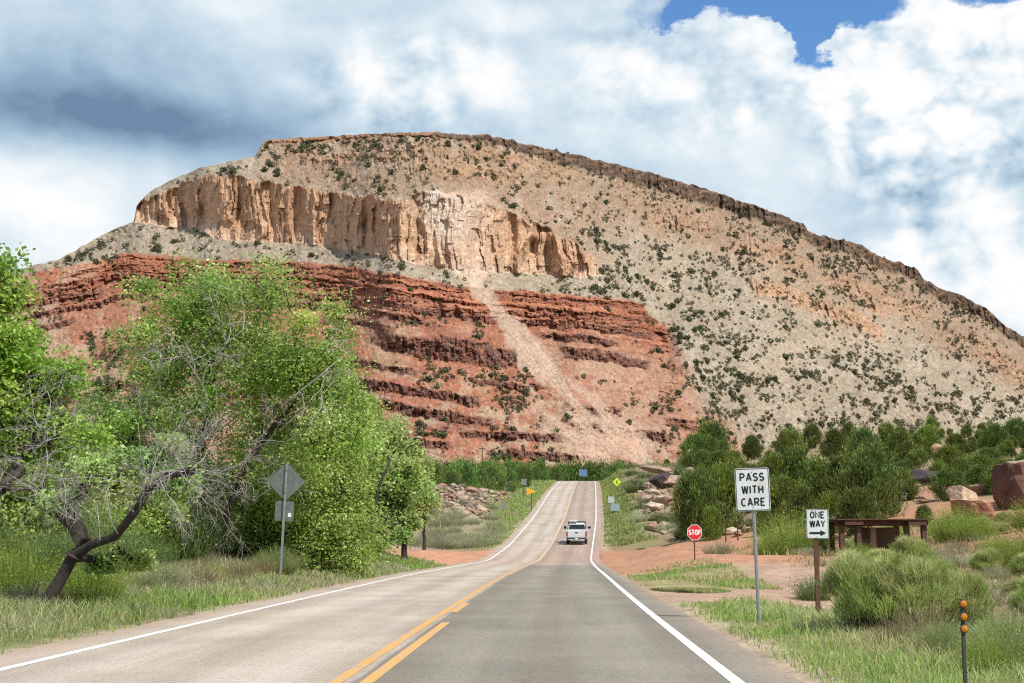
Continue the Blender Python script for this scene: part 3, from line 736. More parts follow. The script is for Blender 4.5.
def roadside_trees():
    # big cottonwood behind the road sign
    b = on(214, 52)
    leaf_tree('cottonwood_tree', b, [[b, P3(226, 520, 52), P3(240, 478, 51.5), P3(268, 432, 51), P3(300, 398, 50.5)], [b + np.array([-.4, .3, 0]), P3(190, 500, 52.5), P3(207, 420, 52), P3(213, 350, 52), P3(222, 300, 52)], [b + np.array([.3, .2, 0]), P3(165, 500, 53), P3(135, 440, 53.5)]],
              [(240, 298, 62, 34, 52, 1.6), (205, 330, 80, 55, 52, 2.4), (300, 345, 62, 55, 51, 2.2), (250, 390, 90, 60, 52, 2.6), (350, 370, 34, 40, 51, 1.2), (160, 335, 40, 50, 53, 1.6), (330, 420, 50, 50, 51, 1.8), (150, 420, 60, 55, 52, 2.0), (215, 470, 90, 50, 53, 2.2), (150, 300, 22, 22, 53, .8), (105, 415, 48, 40, 54, 1.6), (85, 465, 50, 36, 54, 1.5), (140, 490, 60, 36, 55, 1.6), (245, 500, 70, 40, 54, 1.6), (235, 525, 60, 30, 56, 1.5), (185, 525, 40, 30, 55, 1.3), (270, 275, 24, 14, 52, .7), (196, 278, 24, 16, 52, .7)],
              'tallest leafy green cottonwood, its crown rising behind the grey diamond sign', 112000, GRN, 1, 5.5, .20, .086, .42,
              bare=[(P3(240, 470, 50.6), (.5, -.2, .9), 2.4, .035), (P3(280, 430, 50.4), (1, -.3, .7), 2.2, .035), (P3(205, 470, 50.5), (-.5, -.3, .8), 2.0, .03), (P3(225, 340, 50), (.1, -.4, 1), 1.8, .03), (P3(212, 380, 50.2), (.2, -.5, 1), 2.4, .045), (P3(208, 400, 50), (-.4, -.5, .9), 2.2, .04), (P3(160, 400, 51), (-.2, -.5, .8), 2.2, .03), (P3(290, 400, 49.8), (.9, -.3, .8), 2.6, .04), (P3(130, 470, 51.5), (-.6, -.4, .5), 2.2, .03), (P3(255, 500, 50.5), (.5, -.4, .3), 2.0, .025)])
    # dense one reaching to the ground right of the sign
    b = on(352, 57)
    leaf_tree('cottonwood_tree', b, [[b, P3(350, 520, 57), P3(340, 470, 57), P3(345, 430, 57)], [b + np.array([.4, .2, 0]), P3(375, 500, 57.5), P3(390, 460, 58)]],
              [(322, 505, 52, 60, 56, 2.2), (315, 455, 46, 45, 57, 1.8), (362, 445, 32, 42, 58, 1.5), (290, 520, 40, 45, 56, 1.4), (346, 500, 22, 40, 58, 1.1), (312, 543, 44, 26, 55, 1.3), (352, 534, 24, 30, 57, 1.1), (335, 550, 34, 18, 56, 1.1)],
              'bushy green tree with leaves down to the ground, right of the grey diamond sign', 66000, GRN, 2, 6.0, .18, .092, .46)
    # paler feathery tree farther along the verge
    b = on(405, 84)
    leaf_tree('cottonwood_tree', b, [[b, P3(404, 530, 84), P3(398, 490, 84), P3(396, 455, 84)]],
              [(396, 470, 26, 36, 84, 1.6), (405, 505, 22, 36, 84, 1.5), (384, 440, 18, 22, 84, 1.2), (378, 500, 18, 40, 84, 1.2)],
              'paler green feathery tree farther down the left verge, beyond the bushy one', 18000, GRN3, 3, 6, .17, .15, .45)
    b = on(424, 118)
    leaf_tree('cottonwood_tree', b, [[b, P3(423, 520, 118), P3(420, 480, 118), P3(414, 455, 118)]],
              [(417, 470, 13, 22, 118, 1.1), (420, 498, 14, 26, 118, 1.3), (404, 450, 8, 9, 118, .7)],
              'small pale tree, last in the row before the rocky mound', 8000, GRN3, 4, 6, .14, .18, .45)
    # tree whose trunk stands outside the frame, one dark limb crossing into it
    b = on(-110, 33)
    leaf_tree('cottonwood_tree', b, [[b, P3(-105, 540, 33), P3(-80, 470, 33), P3(-40, 420, 33), P3(-10, 360, 33)], [P3(-98, 500, 33), P3(-40, 491, 32.5), P3(0, 489, 32), P3(40, 487, 31.5), P3(72, 490, 31)]],
              [(-20, 330, 62, 44, 33, 1.1), (15, 335, 40, 40, 33, .9), (-10, 390, 62, 50, 33, 1.2), (35, 400, 40, 40, 33, 1.0), (-60, 300, 50, 40, 33, 1.0), (20, 440, 50, 40, 33.5, 1.0), (0, 290, 12, 16, 33, .4), (-3, 268, 6, 9, 33, .2), (70, 440, 30, 30, 33.5, .7), (60, 375, 22, 20, 33, .5)],
              'bright green tree at the left edge with one dark horizontal limb', 40000, GRN2, 5, 13.0, .16, .085, .30,
              bare=[(P3(40, 487, 31.3), (.6, -.3, .5), 1.7, .02), (P3(0, 489, 31.6), (.4, -.4, .7), 1.9, .02), (P3(15, 420, 31.2), (.6, -.3, .3), 1.8, .018), (P3(60, 490, 31), (.8, -.2, -.2), 1.3, .018), (P3(-20, 440, 31.4), (.7, -.3, .25), 2.0, .02), (P3(30, 455, 31), (.5, -.3, .8), 1.6, .018)])
    b = on(62, 47)
    leaf_tree('thicket_tree', b, [[b, P3(60, 540, 47), P3(66, 500, 47), P3(60, 470, 47)], [b + np.array([.5, .2, 0]), P3(95, 520, 47.5), P3(110, 490, 48)], [b + np.array([-.6, .1, 0]), P3(30, 530, 47), P3(10, 490, 47)]],
              [(60, 470, 50, 36, 47, 1.5), (110, 500, 46, 36, 48, 1.5), (15, 500, 50, 44, 47, 1.5), (60, 530, 60, 30, 46, 1.4), (-30, 470, 50, 50, 47, 1.5), (150, 520, 36, 30, 49, 1.3), (-10, 545, 50, 26, 45, 1.2)],
              'low leafy tree filling the gap behind the leaning dark trunk', 30000, GRN, 12, 6.0, .12, .10, .42)
    # leaning dark trunk, mostly bare grey twigs
    b = on(44, 28)
    tr = [b, P3(58, 582, 28), P3(75, 558, 28), P3(92, 545, 27.8), P3(116, 535, 27.6), P3(134, 512, 27.4), P3(148, 488, 27.2), P3(168, 474, 27), P3(195, 470, 26.8)]
    rng = np.random.default_rng(9)
    e = leaf_tree('leaning_tree', b, [tr, [tr[2] + 0, P3(82, 540, 28), P3(72, 520, 28.3), P3(50, 502, 28.5)]], [(95, 470, 50, 22, 28, .6), (150, 455, 40, 18, 28.3, .6), (70, 510, 30, 22, 28.5, .5), (185, 500, 40, 26, 28.5, .6), (120, 560, 30, 22, 29.5, .4)],
                  'leaning dark trunk with bare grey twigs over the left verge', 9000, GRN3, 6, 8.0, .17, .07, .20)
    st = []
    for u, v, D, dx, dz, L in [(150, 486, 27, .9, .5, 1.7), (148, 490, 27, -.3, .9, 1.5), (134, 512, 27.2, -.8, .6, 1.5), (170, 474, 26.9, 1, .1, 1.4), (195, 470, 26.8, 1, -.35, 1.0), (190, 470, 26.7, .8, .55, 1.1), (118, 534, 27.4, -.6, .8, 1.3), (74, 520, 28, -.9, .5, 1.4),
                               (160, 480, 26.8, .4, -.9, 1.0), (180, 472, 26.7, .8, -.8, 1.2), (52, 502, 28.2, -.7, .6, 1.4), (145, 490, 26.8, -.9, .25, 1.8), (205, 474, 26.8, 1, .15, 1.0), (150, 485, 26.9, .2, 1, 1.8), (100, 540, 27.5, -.2, 1, 1.4)]:
        st.append((P3(u, v, D), (dx, rng.uniform(-.5, .3), dz), L, .013))
    for u, v, D, dx, dz, L in [(150, 486, 27, rng.uniform(-1, 1), rng.uniform(-.3, 1), rng.uniform(.8, 1.6)) for _ in range(5)] + [(185, 471, 26.8, rng.uniform(-.3, 1), rng.uniform(-.6, .8), rng.uniform(.8, 1.5)) for _ in range(5)] + [(76, 520, 28, rng.uniform(-1, .4), rng.uniform(0, 1), rng.uniform(.8, 1.4)) for _ in range(4)]:
        st.append((P3(u, v, D), (dx, rng.uniform(-.6, .4), dz), L))
    st = [(q[0], q[1], q[2], .011) for q in st]
    add_bare(e, b, st, rng)
roadside_trees()

# ---- prototypes for shrubs and small trees (around the origin)
def dup(proto, loc, rz_=0.0, s=1.0, label=None, group=None, sz=None):
    r = proto.copy(); COL.objects.link(r)
    r.location = tuple(float(c) for c in loc); r.rotation_euler = (0, 0, rz_); r.scale = (s, s, s * (sz or 1.0))
    if label: r['label'] = label
    if group: r['group'] = group
    for ch in PARTS[proto.name]:
        c = ch.copy(); COL.objects.link(c); c.parent = r
    return r
PARTS = {}
USED = set()
def place(proto, loc, rz_, s, label, group=None, cat=None, sz=None):
    """the first use moves the prototype itself"""
    if proto.name not in USED:
        USED.add(proto.name)
        proto.location = tuple(float(c) for c in loc); proto.rotation_euler = (0, 0, rz_); proto.scale = (s, s, s * (sz or 1.0)); proto['label'] = label
        if group: proto['group'] = group
        r = proto
    else: r = dup(proto, loc, rz_, s, label, group, sz)
    if not group and 'group' in r: del r['group']
    if cat: r['category'] = cat
    return r

def proto_juniper(seed, cols, n=2600, h=4.0, w=1.7, leaf=.16, name='juniper_tree', open_=.0):
    rng = np.random.default_rng(seed)
    e = empty(name, (0, 0, 0), 'tree', 'tree')
    k = 46; t = rng.uniform(0, 1, k) ** .8; ang = rng.uniform(0, 6.283, k)
    prof = np.sin(np.clip(t * .86 + .12, 0, 1) * math.pi) ** .75
    rr = w * prof * rng.uniform(.35, 1.0, k) ** .6
    A = np.stack([rr * np.cos(ang), rr * np.sin(ang), .25 + t * (h - .5)], 1)
    br, A2 = skeleton([[(0, 0, -.2), (.05, .03, .5), (-.05, .05, h * .4), (.03, -.04, h * .75)]], A, rng, .5, .13)
    mb = MB()
    for pts, r in br: mb.tube(pts, [max(q, .012) for q in r], 4, cap=False)
    tr = mb.build('trunk', M_juntrunk, e)
    ci = rng.integers(0, k, n); cs = rng.uniform(.5, 1.3, k) * w * .19
    P = A[ci] + rng.normal(size=(n, 3)) * cs[ci][:, None] * np.array([1, 1, 1.25]); P[:, 2] = np.maximum(P[:, 2], .05)
    cc = pick(cols, k, rng, .25)[ci] * rng.uniform(.7, 1.3, (n, 1))
    out = P * np.array([1, 1, 0]); out /= np.maximum(np.linalg.norm(out, axis=1), .2)[:, None]
    hh = leaf * 1.5 * rng.uniform(.6, 1.4, n)
    V, Fc, C = blades(P, hh, np.full(n, leaf * .48) * rng.uniform(.7, 1.4, n), out * (hh * .55)[:, None] + rng.normal(size=(n, 3)) * np.array([.3, .3, 0]) * hh[:, None], rng, cc)
    cr = link('crown', mesh_np('crown', V, Fc, C), M_jun, e)
    PARTS[e.name] = [tr, cr]
    return e

def proto_brush(name, seed, cols, n, h, w, spread=1.0, bw=.012, leafy=0, leafcol=None, dead=0, deadcol=None):
    """bush of many thin stems fanning out from the base, optionally with small leaves along them"""
    rng = np.random.default_rng(seed)
    e = empty(name, (0, 0, 0), 'bush', 'bush')
    a = rng.uniform(0, 6.283, n); r = rng.uniform(0, 1, n) ** .5
    B = np.stack([r * np.cos(a) * w * .45, r * np.sin(a) * w * .45, -.03 + 0 * r], 1)
    hh = h * rng.uniform(.55, 1.1, n) * (1 - .35 * r ** 2)
    ln = np.stack([np.cos(a), np.sin(a), 0 * a], 1) * (r * w * .6 * spread * rng.uniform(.4, 1.2, n))[:, None] + rng.normal(size=(n, 3)) * np.array([.1, .1, 0]) * h
    V, Fc, C = blades(B, hh, np.full(n, bw) * rng.uniform(.7, 1.4, n), ln, rng, pick(cols, n, rng, .22))
    parts = [link('stems', mesh_np('stems', V, Fc, C), M_grass, e)]
    if leafy:
        i = rng.integers(0, n, leafy); t = rng.uniform(.25, 1, leafy)[:, None]
        P = B[i] + np.stack([0 * hh[i], 0 * hh[i], hh[i]], 1) * t + ln[i] * t ** 1.4 + rng.normal(size=(leafy, 3)) * .05 * h
        P[:, 2] = np.maximum(P[:, 2], .02)
        V, Fc, C = cards(P, np.full(leafy, .030 * h ** .5), rng, pick(leafcol or cols, leafy, rng, .25), 1.8, .2)
        parts.append(link('leaves', mesh_np('leaves', V, Fc, C), M_grass, e))
    PARTS[e.name] = parts
    return e

def proto_mound(name, seed, cols, n, h, w, bl=.26, bw=.011, lumps=46):
    """rounded broom-like bush: upright sprigs standing on a heap of lumps"""
    rng = np.random.default_rng(seed)
    e = empty(name, (0, 0, 0), 'bush', 'bush')
    a = rng.uniform(0, 6.283, lumps); r = rng.uniform(0, 1, lumps) ** .5 * w * .40
    L = np.stack([r * np.cos(a), r * np.sin(a), h * (.12 + .62 * rng.uniform(.15, 1, lumps) ** .7) * (1 - .5 * (r / (w * .40)) ** 2)], 1)
    i = rng.integers(0, lumps, n); d = rng.normal(size=(n, 3)); d[:, 2] = np.abs(d[:, 2]) * 1.1 - .25; d /= np.linalg.norm(d, axis=1)[:, None]
    rad = np.array([w * .115, w * .115, h * .14]) * rng.uniform(.7, 1.25, (lumps, 1))
    P = L[i] + d * rad[i] * (rng.uniform(.25, 1, n) ** .4)[:, None]
    P[:, 2] = np.maximum(P[:, 2], rng.uniform(0, .12, n))
    hh = bl * rng.uniform(.6, 1.3, n)
    tint = pick(cols, lumps, rng, .12)[i] * rng.uniform(.75, 1.25, (n, 1))
    ln = d * np.array([1, 1, 0]) * (hh * .75)[:, None] + rng.normal(size=(n, 3)) * np.array([.04, .04, 0])
    V, Fc, C = blades(P, hh, np.full(n, bw) * rng.uniform(.7, 1.4, n), ln, rng, tint)
    o1 = link('sprigs', mesh_np('sprigs', V, Fc, C), M_grass, e)
    m = 160; a = rng.uniform(0, 6.283, m); rr = rng.uniform(0, 1, m) ** .5
    B = np.stack([rr * np.cos(a) * w * .16, rr * np.sin(a) * w * .16, -.05 + 0 * rr], 1)
    V, Fc, C = blades(B, h * rng.uniform(.4, .8, m), np.full(m, .02), np.stack([np.cos(a), np.sin(a), 0 * a], 1) * (rr * w * .3)[:, None], rng, pick([(.20, .15, .10), (.26, .21, .14)], m, rng))
    o2 = link('stems', mesh_np('stems', V, Fc, C), M_grass, e)
    PARTS[e.name] = [o1, o2]
    return e

def proto_shrub(seed, cols, nq, name):
    """small round juniper seen from far off: one mesh"""
    rng = np.random.default_rng(seed)
    d = rng.normal(size=(nq, 3)); d /= np.linalg.norm(d, axis=1)[:, None]
    lob = rng.normal(size=(5, 3)) * .15; 
    P = d * (rng.uniform(.3, 1, nq) ** .5)[:, None] * np.array([.5, .5, .5]) + lob[rng.integers(0, 5, nq)] * np.array([1, 1, .6]); P[:, 2] = np.abs(P[:, 2] + .4)
    V, Fc, C = cards(P, np.full(nq, .31), rng, pick(cols, nq, rng, .3), 1.3, .3)
    return V, Fc, C
JG = [(0.136, 0.178, 0.045), (0.111, 0.155, 0.040), (0.174, 0.216, 0.050), (0.095, 0.132, 0.040)]
JG2 = [(0.212, 0.269, 0.052), (0.171, 0.230, 0.047), (0.261, 0.317, 0.065), (0.139, 0.184, 0.046)]
TL = [(0.153, 0.248, 0.058), (0.124, 0.213, 0.056), (0.191, 0.292, 0.069), (0.133, 0.177, 0.058)]
def slope_junipers():
    U, V, P, D, dens = MESA
    rng = np.random.default_rng(21)
    cl = fbm(np.broadcast_to(U[None, :], V.shape) * .09, V * .12, 0, 155, 3)
    p = (dens * sst(-.30, .30, cl) * (U > -25)[None, :]).ravel(); p = p / p.sum()
    N = 8200
    idx = rng.choice(p.size, N, replace=False, p=p)
    pts = P.reshape(-1, 3)[idx]
    s = np.exp(rng.normal(.46, .40, N))
    s = np.clip(s, .9, 3.9) * np.where(pts[:, 1] > 900, 1.15, 1.0)
    order = np.argsort(-s / pts[:, 1])
    protos = []
    shapes = [proto_shrub(300 + k, [(0.146, 0.164, 0.083), (0.117, 0.134, 0.072), (0.183, 0.186, 0.100), (0.102, 0.114, 0.072)], 120, 'shrub') for k in range(5)]
    for V_, F_, C_ in shapes:
        protos.append(mesh_np('juniper_shrub', V_, F_, C_))
    for k, i in enumerate(order[:300]):
        o = link('juniper_shrub', protos[k % 5], M_jun)
        o.location = tuple(float(c) for c in pts[i] - np.array([0, 0, .15])); o.rotation_euler = (0, 0, rng.uniform(0, 6.28)); q = float(s[i]) * .9; o.scale = (q, q, q * rng.uniform(.85, 1.2))
        tag(o, 'dark green juniper dotted on the mesa, one of its larger bushes', 'shrub', 'larger junipers dotted over the mesa')
    rest = order[300:]
    small = [proto_shrub(340 + k, [(0.102, 0.118, 0.054), (0.083, 0.099, 0.048), (0.136, 0.141, 0.072), (0.176, 0.160, 0.096)], 40, 'shrub') for k in range(4)]
    vs, fs, cs, n0 = [], [], [], 0
    for k, i in enumerate(rest):
        V_, F_, C_ = small[k % 4]; a = rng.uniform(0, 6.28); c_, s_ = math.cos(a), math.sin(a)
        q = V_ @ np.array([[c_, s_, 0], [-s_, c_, 0], [0, 0, 1]]) * s[i] * 1.0 + pts[i]
        vs.append(q); fs.append(F_ + n0); cs.append(C_); n0 += len(V_)
    tag(link('slope_scrub', mesh_np('slope_scrub', np.concatenate(vs), np.concatenate(fs), np.concatenate(cs)), M_jun), 'small scattered dark scrub covering the mesa slopes', 'scrub', kind='stuff')
slope_junipers()

def tops(u, vtop, D, Hmin=1.5):
    """ground point and the height that brings a crown's top to row vtop"""
    g = on(u, D); return g, max(Hmin, float(at(u, vtop, D)[2]) - g[2])

def hillside_trees():
    rng = np.random.default_rng(31)
    pj = [proto_juniper(400 + k, JG2 if k % 2 else JG, 8000, 4.0, 1.55, .15) for k in range(5)]
    pt = [proto_juniper(420 + k, TL, 3000, 4.0, 1.9, .20, name='roadside_tree') for k in range(4)]
    # singled-out trees on the right hillside: column, top row, distance, width factor, label
    G = 'dark junipers on the hillside right of the road'
    T = [(696, 474, 126, .95, 'tall dark juniper straight above the stop sign'), (724, 470, 134, 1.0, 'tall juniper immediately left of the pass with care sign'), (752, 458, 150, 1.1, None), (775, 448, 165, 1.2, None), (800, 440, 165, 1.15, None), (705, 452, 205, 1.0, None), (735, 452, 215, 1.1, None), (660, 476, 255, .8, None),
         (822, 452, 130, 1.25, None), (846, 446, 128, 1.2, None), (872, 452, 112, 1.35, 'broad juniper directly behind the wooden shelter roof'), (832, 486, 108, 1.0, None), (858, 480, 100, 1.0, None), (890, 470, 122, .9, None), (905, 432, 190, 1.2, None), (868, 430, 190, 1.3, None), (930, 428, 205, 1.2, None), (960, 434, 185, 1.1, None),
         (985, 456, 128, 1.25, 'round juniper growing just left of the dark red boulder block'), (1000, 424, 190, 1.2, None), (1022, 420, 195, 1.2, None), (968, 468, 126, .8, None), (1040, 430, 160, 1.2, None), (780, 470, 130, 1.1, None), (805, 478, 122, 1.0, None), (765, 500, 118, .8, None), (680, 505, 150, .8, None), (838, 430, 215, 1.1, None), (790, 430, 240, 1.2, None), (755, 436, 260, 1.1, None),
         (925, 500, 104, .8, None), (712, 500, 122, .85, None), (668, 460, 300, .9, None), (690, 447, 300, 1.0, None), (720, 440, 290, 1.0, None), (1060, 440, 130, 1.2, None), (945, 450, 150, 1.0, None), (815, 425, 270, 1.1, None), (890, 424, 260, 1.1, None), (985, 430, 240, 1.1, None)]
    for k, (u, vt, D, wf, lab) in enumerate(T):
        g, h = tops(u, vt + (9 if D < 170 and lab is None else 0), D); s = h / 4.0
        w = .74 * wf * min(1.5, max(.62, 1.25 / max(s, .3) ** .35))
        o = place(pj[k % 5], g - np.array([0, 0, .1]), rng.uniform(0, 6.28), s * w, lab or 'dark green juniper on the brushy hillside, right of the road', None if lab else G, 'juniper', 1 / w)
    for k in range(112):
        u, D = (rng.uniform(690, 1050), rng.uniform(125, 270)) if k < 46 else (rng.uniform(840, 1060), rng.uniform(150, 290))
        if 918 < u < 975 and D < 165: continue
        if u > 985 and D < 130: continue
        g, h = tops(u, float(np.interp(D, [125, 270], [486, 432])) + rng.uniform(-14, 12), D, 1.6); s = h / 4.0
        place(pj[k % 5], g - np.array([0, 0, .1]), rng.uniform(0, 6.28), s * 1.05, 'dark green juniper on the brushy hillside, right of the road', G, 'juniper', .95)
    for k in range(44):
        u, D = rng.uniform(850, 1040), rng.uniform(116, 165)
        if (u > 985 and D < 118) or (905 < u < 950 and D < 142): continue
        h = rng.uniform(1.1, 2.6); s = h / 4.0
        place(pj[k % 5], on(u, D, -.1), rng.uniform(0, 6.28), s * 1.35, 'low dark green juniper bush between the rocks above the wooden shelter', 'low juniper bushes above the shelter', 'juniper', .75)
    # belt of trees beyond the crest
    G = 'green trees in the belt beyond the crest of the road'
    k = 0
    for u in list(np.arange(428, 560, 7.5)) + list(np.arange(560, 668, 7.0)) + list(np.arange(300, 428, 14)) + [20, 60, 100, 140, 180, 220, 260]:
        D = rng.uniform(350, 420); x = float(at(u, 480, D)[0]); 
        o_ = x - float(rc(D))
        if abs(o_) < 6.5 and D < 436: D = 446.0
        vt = 464 + 4 * float(vn(u * .06, 3.3)) + rng.uniform(-3, 3) + (4 if 575 < u < 650 else 0)
        g, h = tops(u, vt, D, 3); s = h / 4.0
        place(pt[k % 4], g - np.array([0, 0, .2]), rng.uniform(0, 6.28), s * .9, 'dark green tree in the belt below the red mesa slope', G, 'tree', 1.1); k += 1
    for u, vt, D in [(432, 463, 210), (446, 466, 225), (462, 461, 236), (478, 466, 245), (494, 463, 258), (508, 468, 268), (522, 464, 280), (536, 466, 300), (452, 470, 205), (418, 468, 200), (438, 478, 195), (545, 470, 320)]:
        g, h = tops(u, vt, D, 2); s = h / 4.0
        place(pt[k % 4], g - np.array([0, 0, .2]), rng.uniform(0, 6.28), s * .85, 'green tree behind the rocky mound, left of the road', 'green trees behind the rocky mound', 'tree', 1.1); k += 1
hillside_trees()

# ---- bushes
SAGE = [(0.372, 0.370, 0.225), (0.318, 0.323, 0.192), (0.427, 0.404, 0.251), (0.276, 0.282, 0.159)]
CHAM = [(0.276, 0.333, 0.115), (0.322, 0.356, 0.149), (0.230, 0.287, 0.098), (0.380, 0.391, 0.184), (0.196, 0.241, 0.086)]
LIME = [(0.287, 0.356, 0.057), (0.241, 0.322, 0.057), (0.345, 0.380, 0.092), (0.184, 0.265, 0.057)]
DRY = [(.34, .27, .14), (.30, .25, .13), (.38, .31, .18), (.24, .20, .10)]
def bushes():
    rng = np.random.default_rng(41)
    sage = [proto_brush('sagebrush', 500 + k, SAGE, 420, .8, 1.2, 1.2, .016, 700, SAGE) for k in range(4)]
    cham = [proto_brush('rabbitbrush', 510 + k, CHAM, 1700, 1.5, 1.7, 1.0, .013, 1300, CHAM) for k in range(3)]
    lime = [proto_brush('green_bush', 520 + k, LIME, 900, 2.0, 2.0, .8, .016, 2600, LIME) for k in range(3)]
    dry = [proto_brush('dry_bush', 530 + k, DRY, 520, .8, .9, 1.2, .010) for k in range(2)]
    dark = [proto_brush('green_shrub', 540 + k, [(.13, .17, .06), (.11, .15, .05), (.16, .20, .075)], 500, 1.2, 1.3, .9, .014, 2200, [(.13, .18, .06), (.16, .21, .07), (.10, .14, .045)]) for k in range(3)]
    big = [proto_mound('rabbitbrush', 550 + k, [(0.375, 0.452, 0.140), (0.437, 0.494, 0.180), (0.312, 0.401, 0.109), (0.500, 0.514, 0.229)], 10000, 1.5, 1.6, .17, .012) for k in range(3)]
    def B(p, u, D, s, label, group=None, cat='bush', sz=None):
        return place(p, on(u, D, -.03), rng.uniform(0, 6.28), s, label, group, cat, sz)
    # the singled-out ones
    B(big[0], 862, 23.2, 1.0, 'big bushy rabbitbrush behind the one way sign, left part of the clump', None, 'bush')
    B(big[1], 903, 22.4, 1.05, 'tallest rabbitbrush in the clump below the wooden shelter', None, 'bush')
    B(big[2], 950, 23.0, .95, 'greyer rabbitbrush at the right end of the clump, behind the reflector post', None, 'bush')
    B(dry[0], 926, 20.6, .85, 'dead straw coloured bush at the foot of the rabbitbrush clump')
    B(dry[1], 888, 20.6, .55, 'low bleached twiggy bush between the rabbitbrush and green grass')
    B(lime[0], 792, 72, 1.35, 'yellow green bush between the two white signs, behind the pull-off')
    B(lime[1], 770, 76, .8, 'smaller yellow green bush beside the pass with care sign post')
    B(dark[0], 812, 42, .72, 'dark leafy shrub touching the rusty one way sign post')
    B(sage[0], 718, 80, 1.2, 'pale sagebrush just right of the stop sign')
    B(sage[1], 742, 86, 1.1, 'pale sagebrush clump behind the pass with care sign post')
    B(lime[2], 14, 31, .75, 'tall feathery green bush left of the leaning dark trunk')
    B(lime[0], 92, 31, .62, 'green feathery bush directly behind the leaning dark trunk')
    B(sage[2], 165, 37, 1.0, 'grey green bush in the verge right of the leaning trunk')
    B(dry[0], 200, 40, .95, 'dry brown bush under the big cottonwood')
    B(lime[2], 985, 16.0, .26, 'small yellow green plant right of the reflector post')
    B(dry[1], 262, 48, .85, 'straw coloured bush at the foot of the grey diamond sign')
    B(dry[0], 238, 44, .8, 'straw coloured bush left of the grey diamond sign post')
    B(lime[1], 862, 66, .5, 'pale bush in front of the wooden shelter posts')
    # groups
    G = 'pale sagebrush at the foot of the rocky mound'
    for k in range(46):
        u, D = rng.uniform(402, 512), rng.uniform(134, 162)
        if abs(float(at(u, 540, D)[0]) - float(rc(D))) < 6.5: continue
        place(sage[k % 4], on(u, D, -.05), rng.uniform(0, 6.28), rng.uniform(1.2, 2.3), 'pale grey green bush at the foot of the rocky mound', G, 'bush', .8)
    G = 'bushes dotted over the rocky mound'
    for k in range(20):
        u, D = rng.uniform(405, 545), rng.uniform(164, 235)
        if abs(float(at(u, 520, D)[0]) - float(rc(D))) < 8.5: continue
        place((sage + sage + dark)[k % 11], on(u, D, -.05), rng.uniform(0, 6.28), rng.uniform(.9, 1.9), 'small bush dotted on the rocky mound left of the road', G, 'bush', .8)
    G = 'bushes on the rocky cut right of the road'
    for k in range(60):
        u, D = rng.uniform(612, 720), rng.uniform(142, 300)
        x = float(at(u, 520, D)[0])
        if abs(x - float(rc(D))) < 9.5: continue
        place((dark + sage[:2])[k % 5], on(u, D, -.05), rng.uniform(0, 6.28), rng.uniform(1.2, 2.6), 'low bush on the rocky cut right of the climbing road', G, 'bush', .7)
    G = 'scrub bushes on the red flats round the shelter'
    for k in range(120):
        D = rng.uniform(26, 100); u = rng.uniform(800, 1060)
        if D < 64 and u < 960 and D > 20 and rng.uniform() < .5: continue
        x = float(at(u, 560, D)[0])
        if x - float(rc(D)) < 12: continue
        if 64 < D < 76 and 825 < u < 935: continue
        place((sage + dry + big + lime[:1])[k % 10], on(u, D, -.04), rng.uniform(0, 6.28), rng.uniform(.45, 1.15), 'low scrub bush on the red flats right of the road', G, 'bush')
    G = 'weedy bushes at the back of the near right verge'
    for k in range(26):
        D = rng.uniform(12, 24); o = rng.uniform(6.3, 11)
        x = float(rc(D)) + o
        if abs(x - float(at(905, 600, 22.6)[0])) < 1.8 and D > 20.5: continue
        place((sage + cham + dry + lime[:1])[k % 10], np.array([x, D, float(gz(x, D)) - .03]), rng.uniform(0, 6.28), rng.uniform(.22, .5), 'weedy low bush at the back of the near right verge', G, 'bush')
    G = 'scrub along the far edge of the red side road'
    for k in range(30):
        u, D = rng.uniform(640, 850), rng.uniform(134, 150) if k % 2 else rng.uniform(100, 128)
        x = float(at(u, 560, D)[0])
        if x - float(rc(D)) < 12 or (D < 132 and u < 800): continue
        place((sage + dry + dark)[k % 9], on(u, D, -.04), rng.uniform(0, 6.28), rng.uniform(.8, 1.7), 'scrubby bush along the far edge of the red side road', G, 'bush')
    G = 'tufted bushes along the left verge'
    for k in range(34):
        D = rng.uniform(20, 56); o = -rng.uniform(7.5, 12.5)
        x = float(rc(D)) + o; 
        p = np.array([x, D, float(gz(x, D)) - .03])
        place((sage + dry + cham[:2])[k % 8], p, rng.uniform(0, 6.28), rng.uniform(.35, .8), 'tufted low bush in the grass of the left verge', G, 'bush')
bushes()
def brush_left():
    rng = np.random.default_rng(43)
    br = [proto_brush('green_brush', 560 + k, [(.13, .20, .06), (.16, .23, .07), (.11, .17, .05), (.24, .28, .11)], 1100, 2.2, 2.0, .7, .018, 4500, [(.17, .25, .07), (.13, .20, .055), (.22, .29, .09)]) for k in range(3)]
    spots = [(-60, 34), (-25, 37), (10, 38), (45, 40), (70, 36), (100, 42), (125, 46), (150, 48), (172, 52), (130, 56), (60, 50), (20, 46), (-10, 52), (90, 60), (190, 62), (240, 60), (275, 62), (230, 70), (160, 66), (290, 72), (120, 74), (40, 70), (376, 88), (300, 80), (215, 58), (255, 58), (235, 66), (200, 68), (265, 72), (180, 60)]
    for k, (u, D) in enumerate(spots):
        place(br[k % 3], on(u, D, -.05), rng.uniform(0, 6.28), rng.uniform(.6, 1.0) * (1.5 if 50 < D < 80 else 1), 'tall green brush growing under the trees left of the road', 'green brush under the left trees', 'bush')
brush_left()

# ---- grass
def rng_gate(o, c, w, r): return o > c + w * r.normal(size=len(o)) * .5

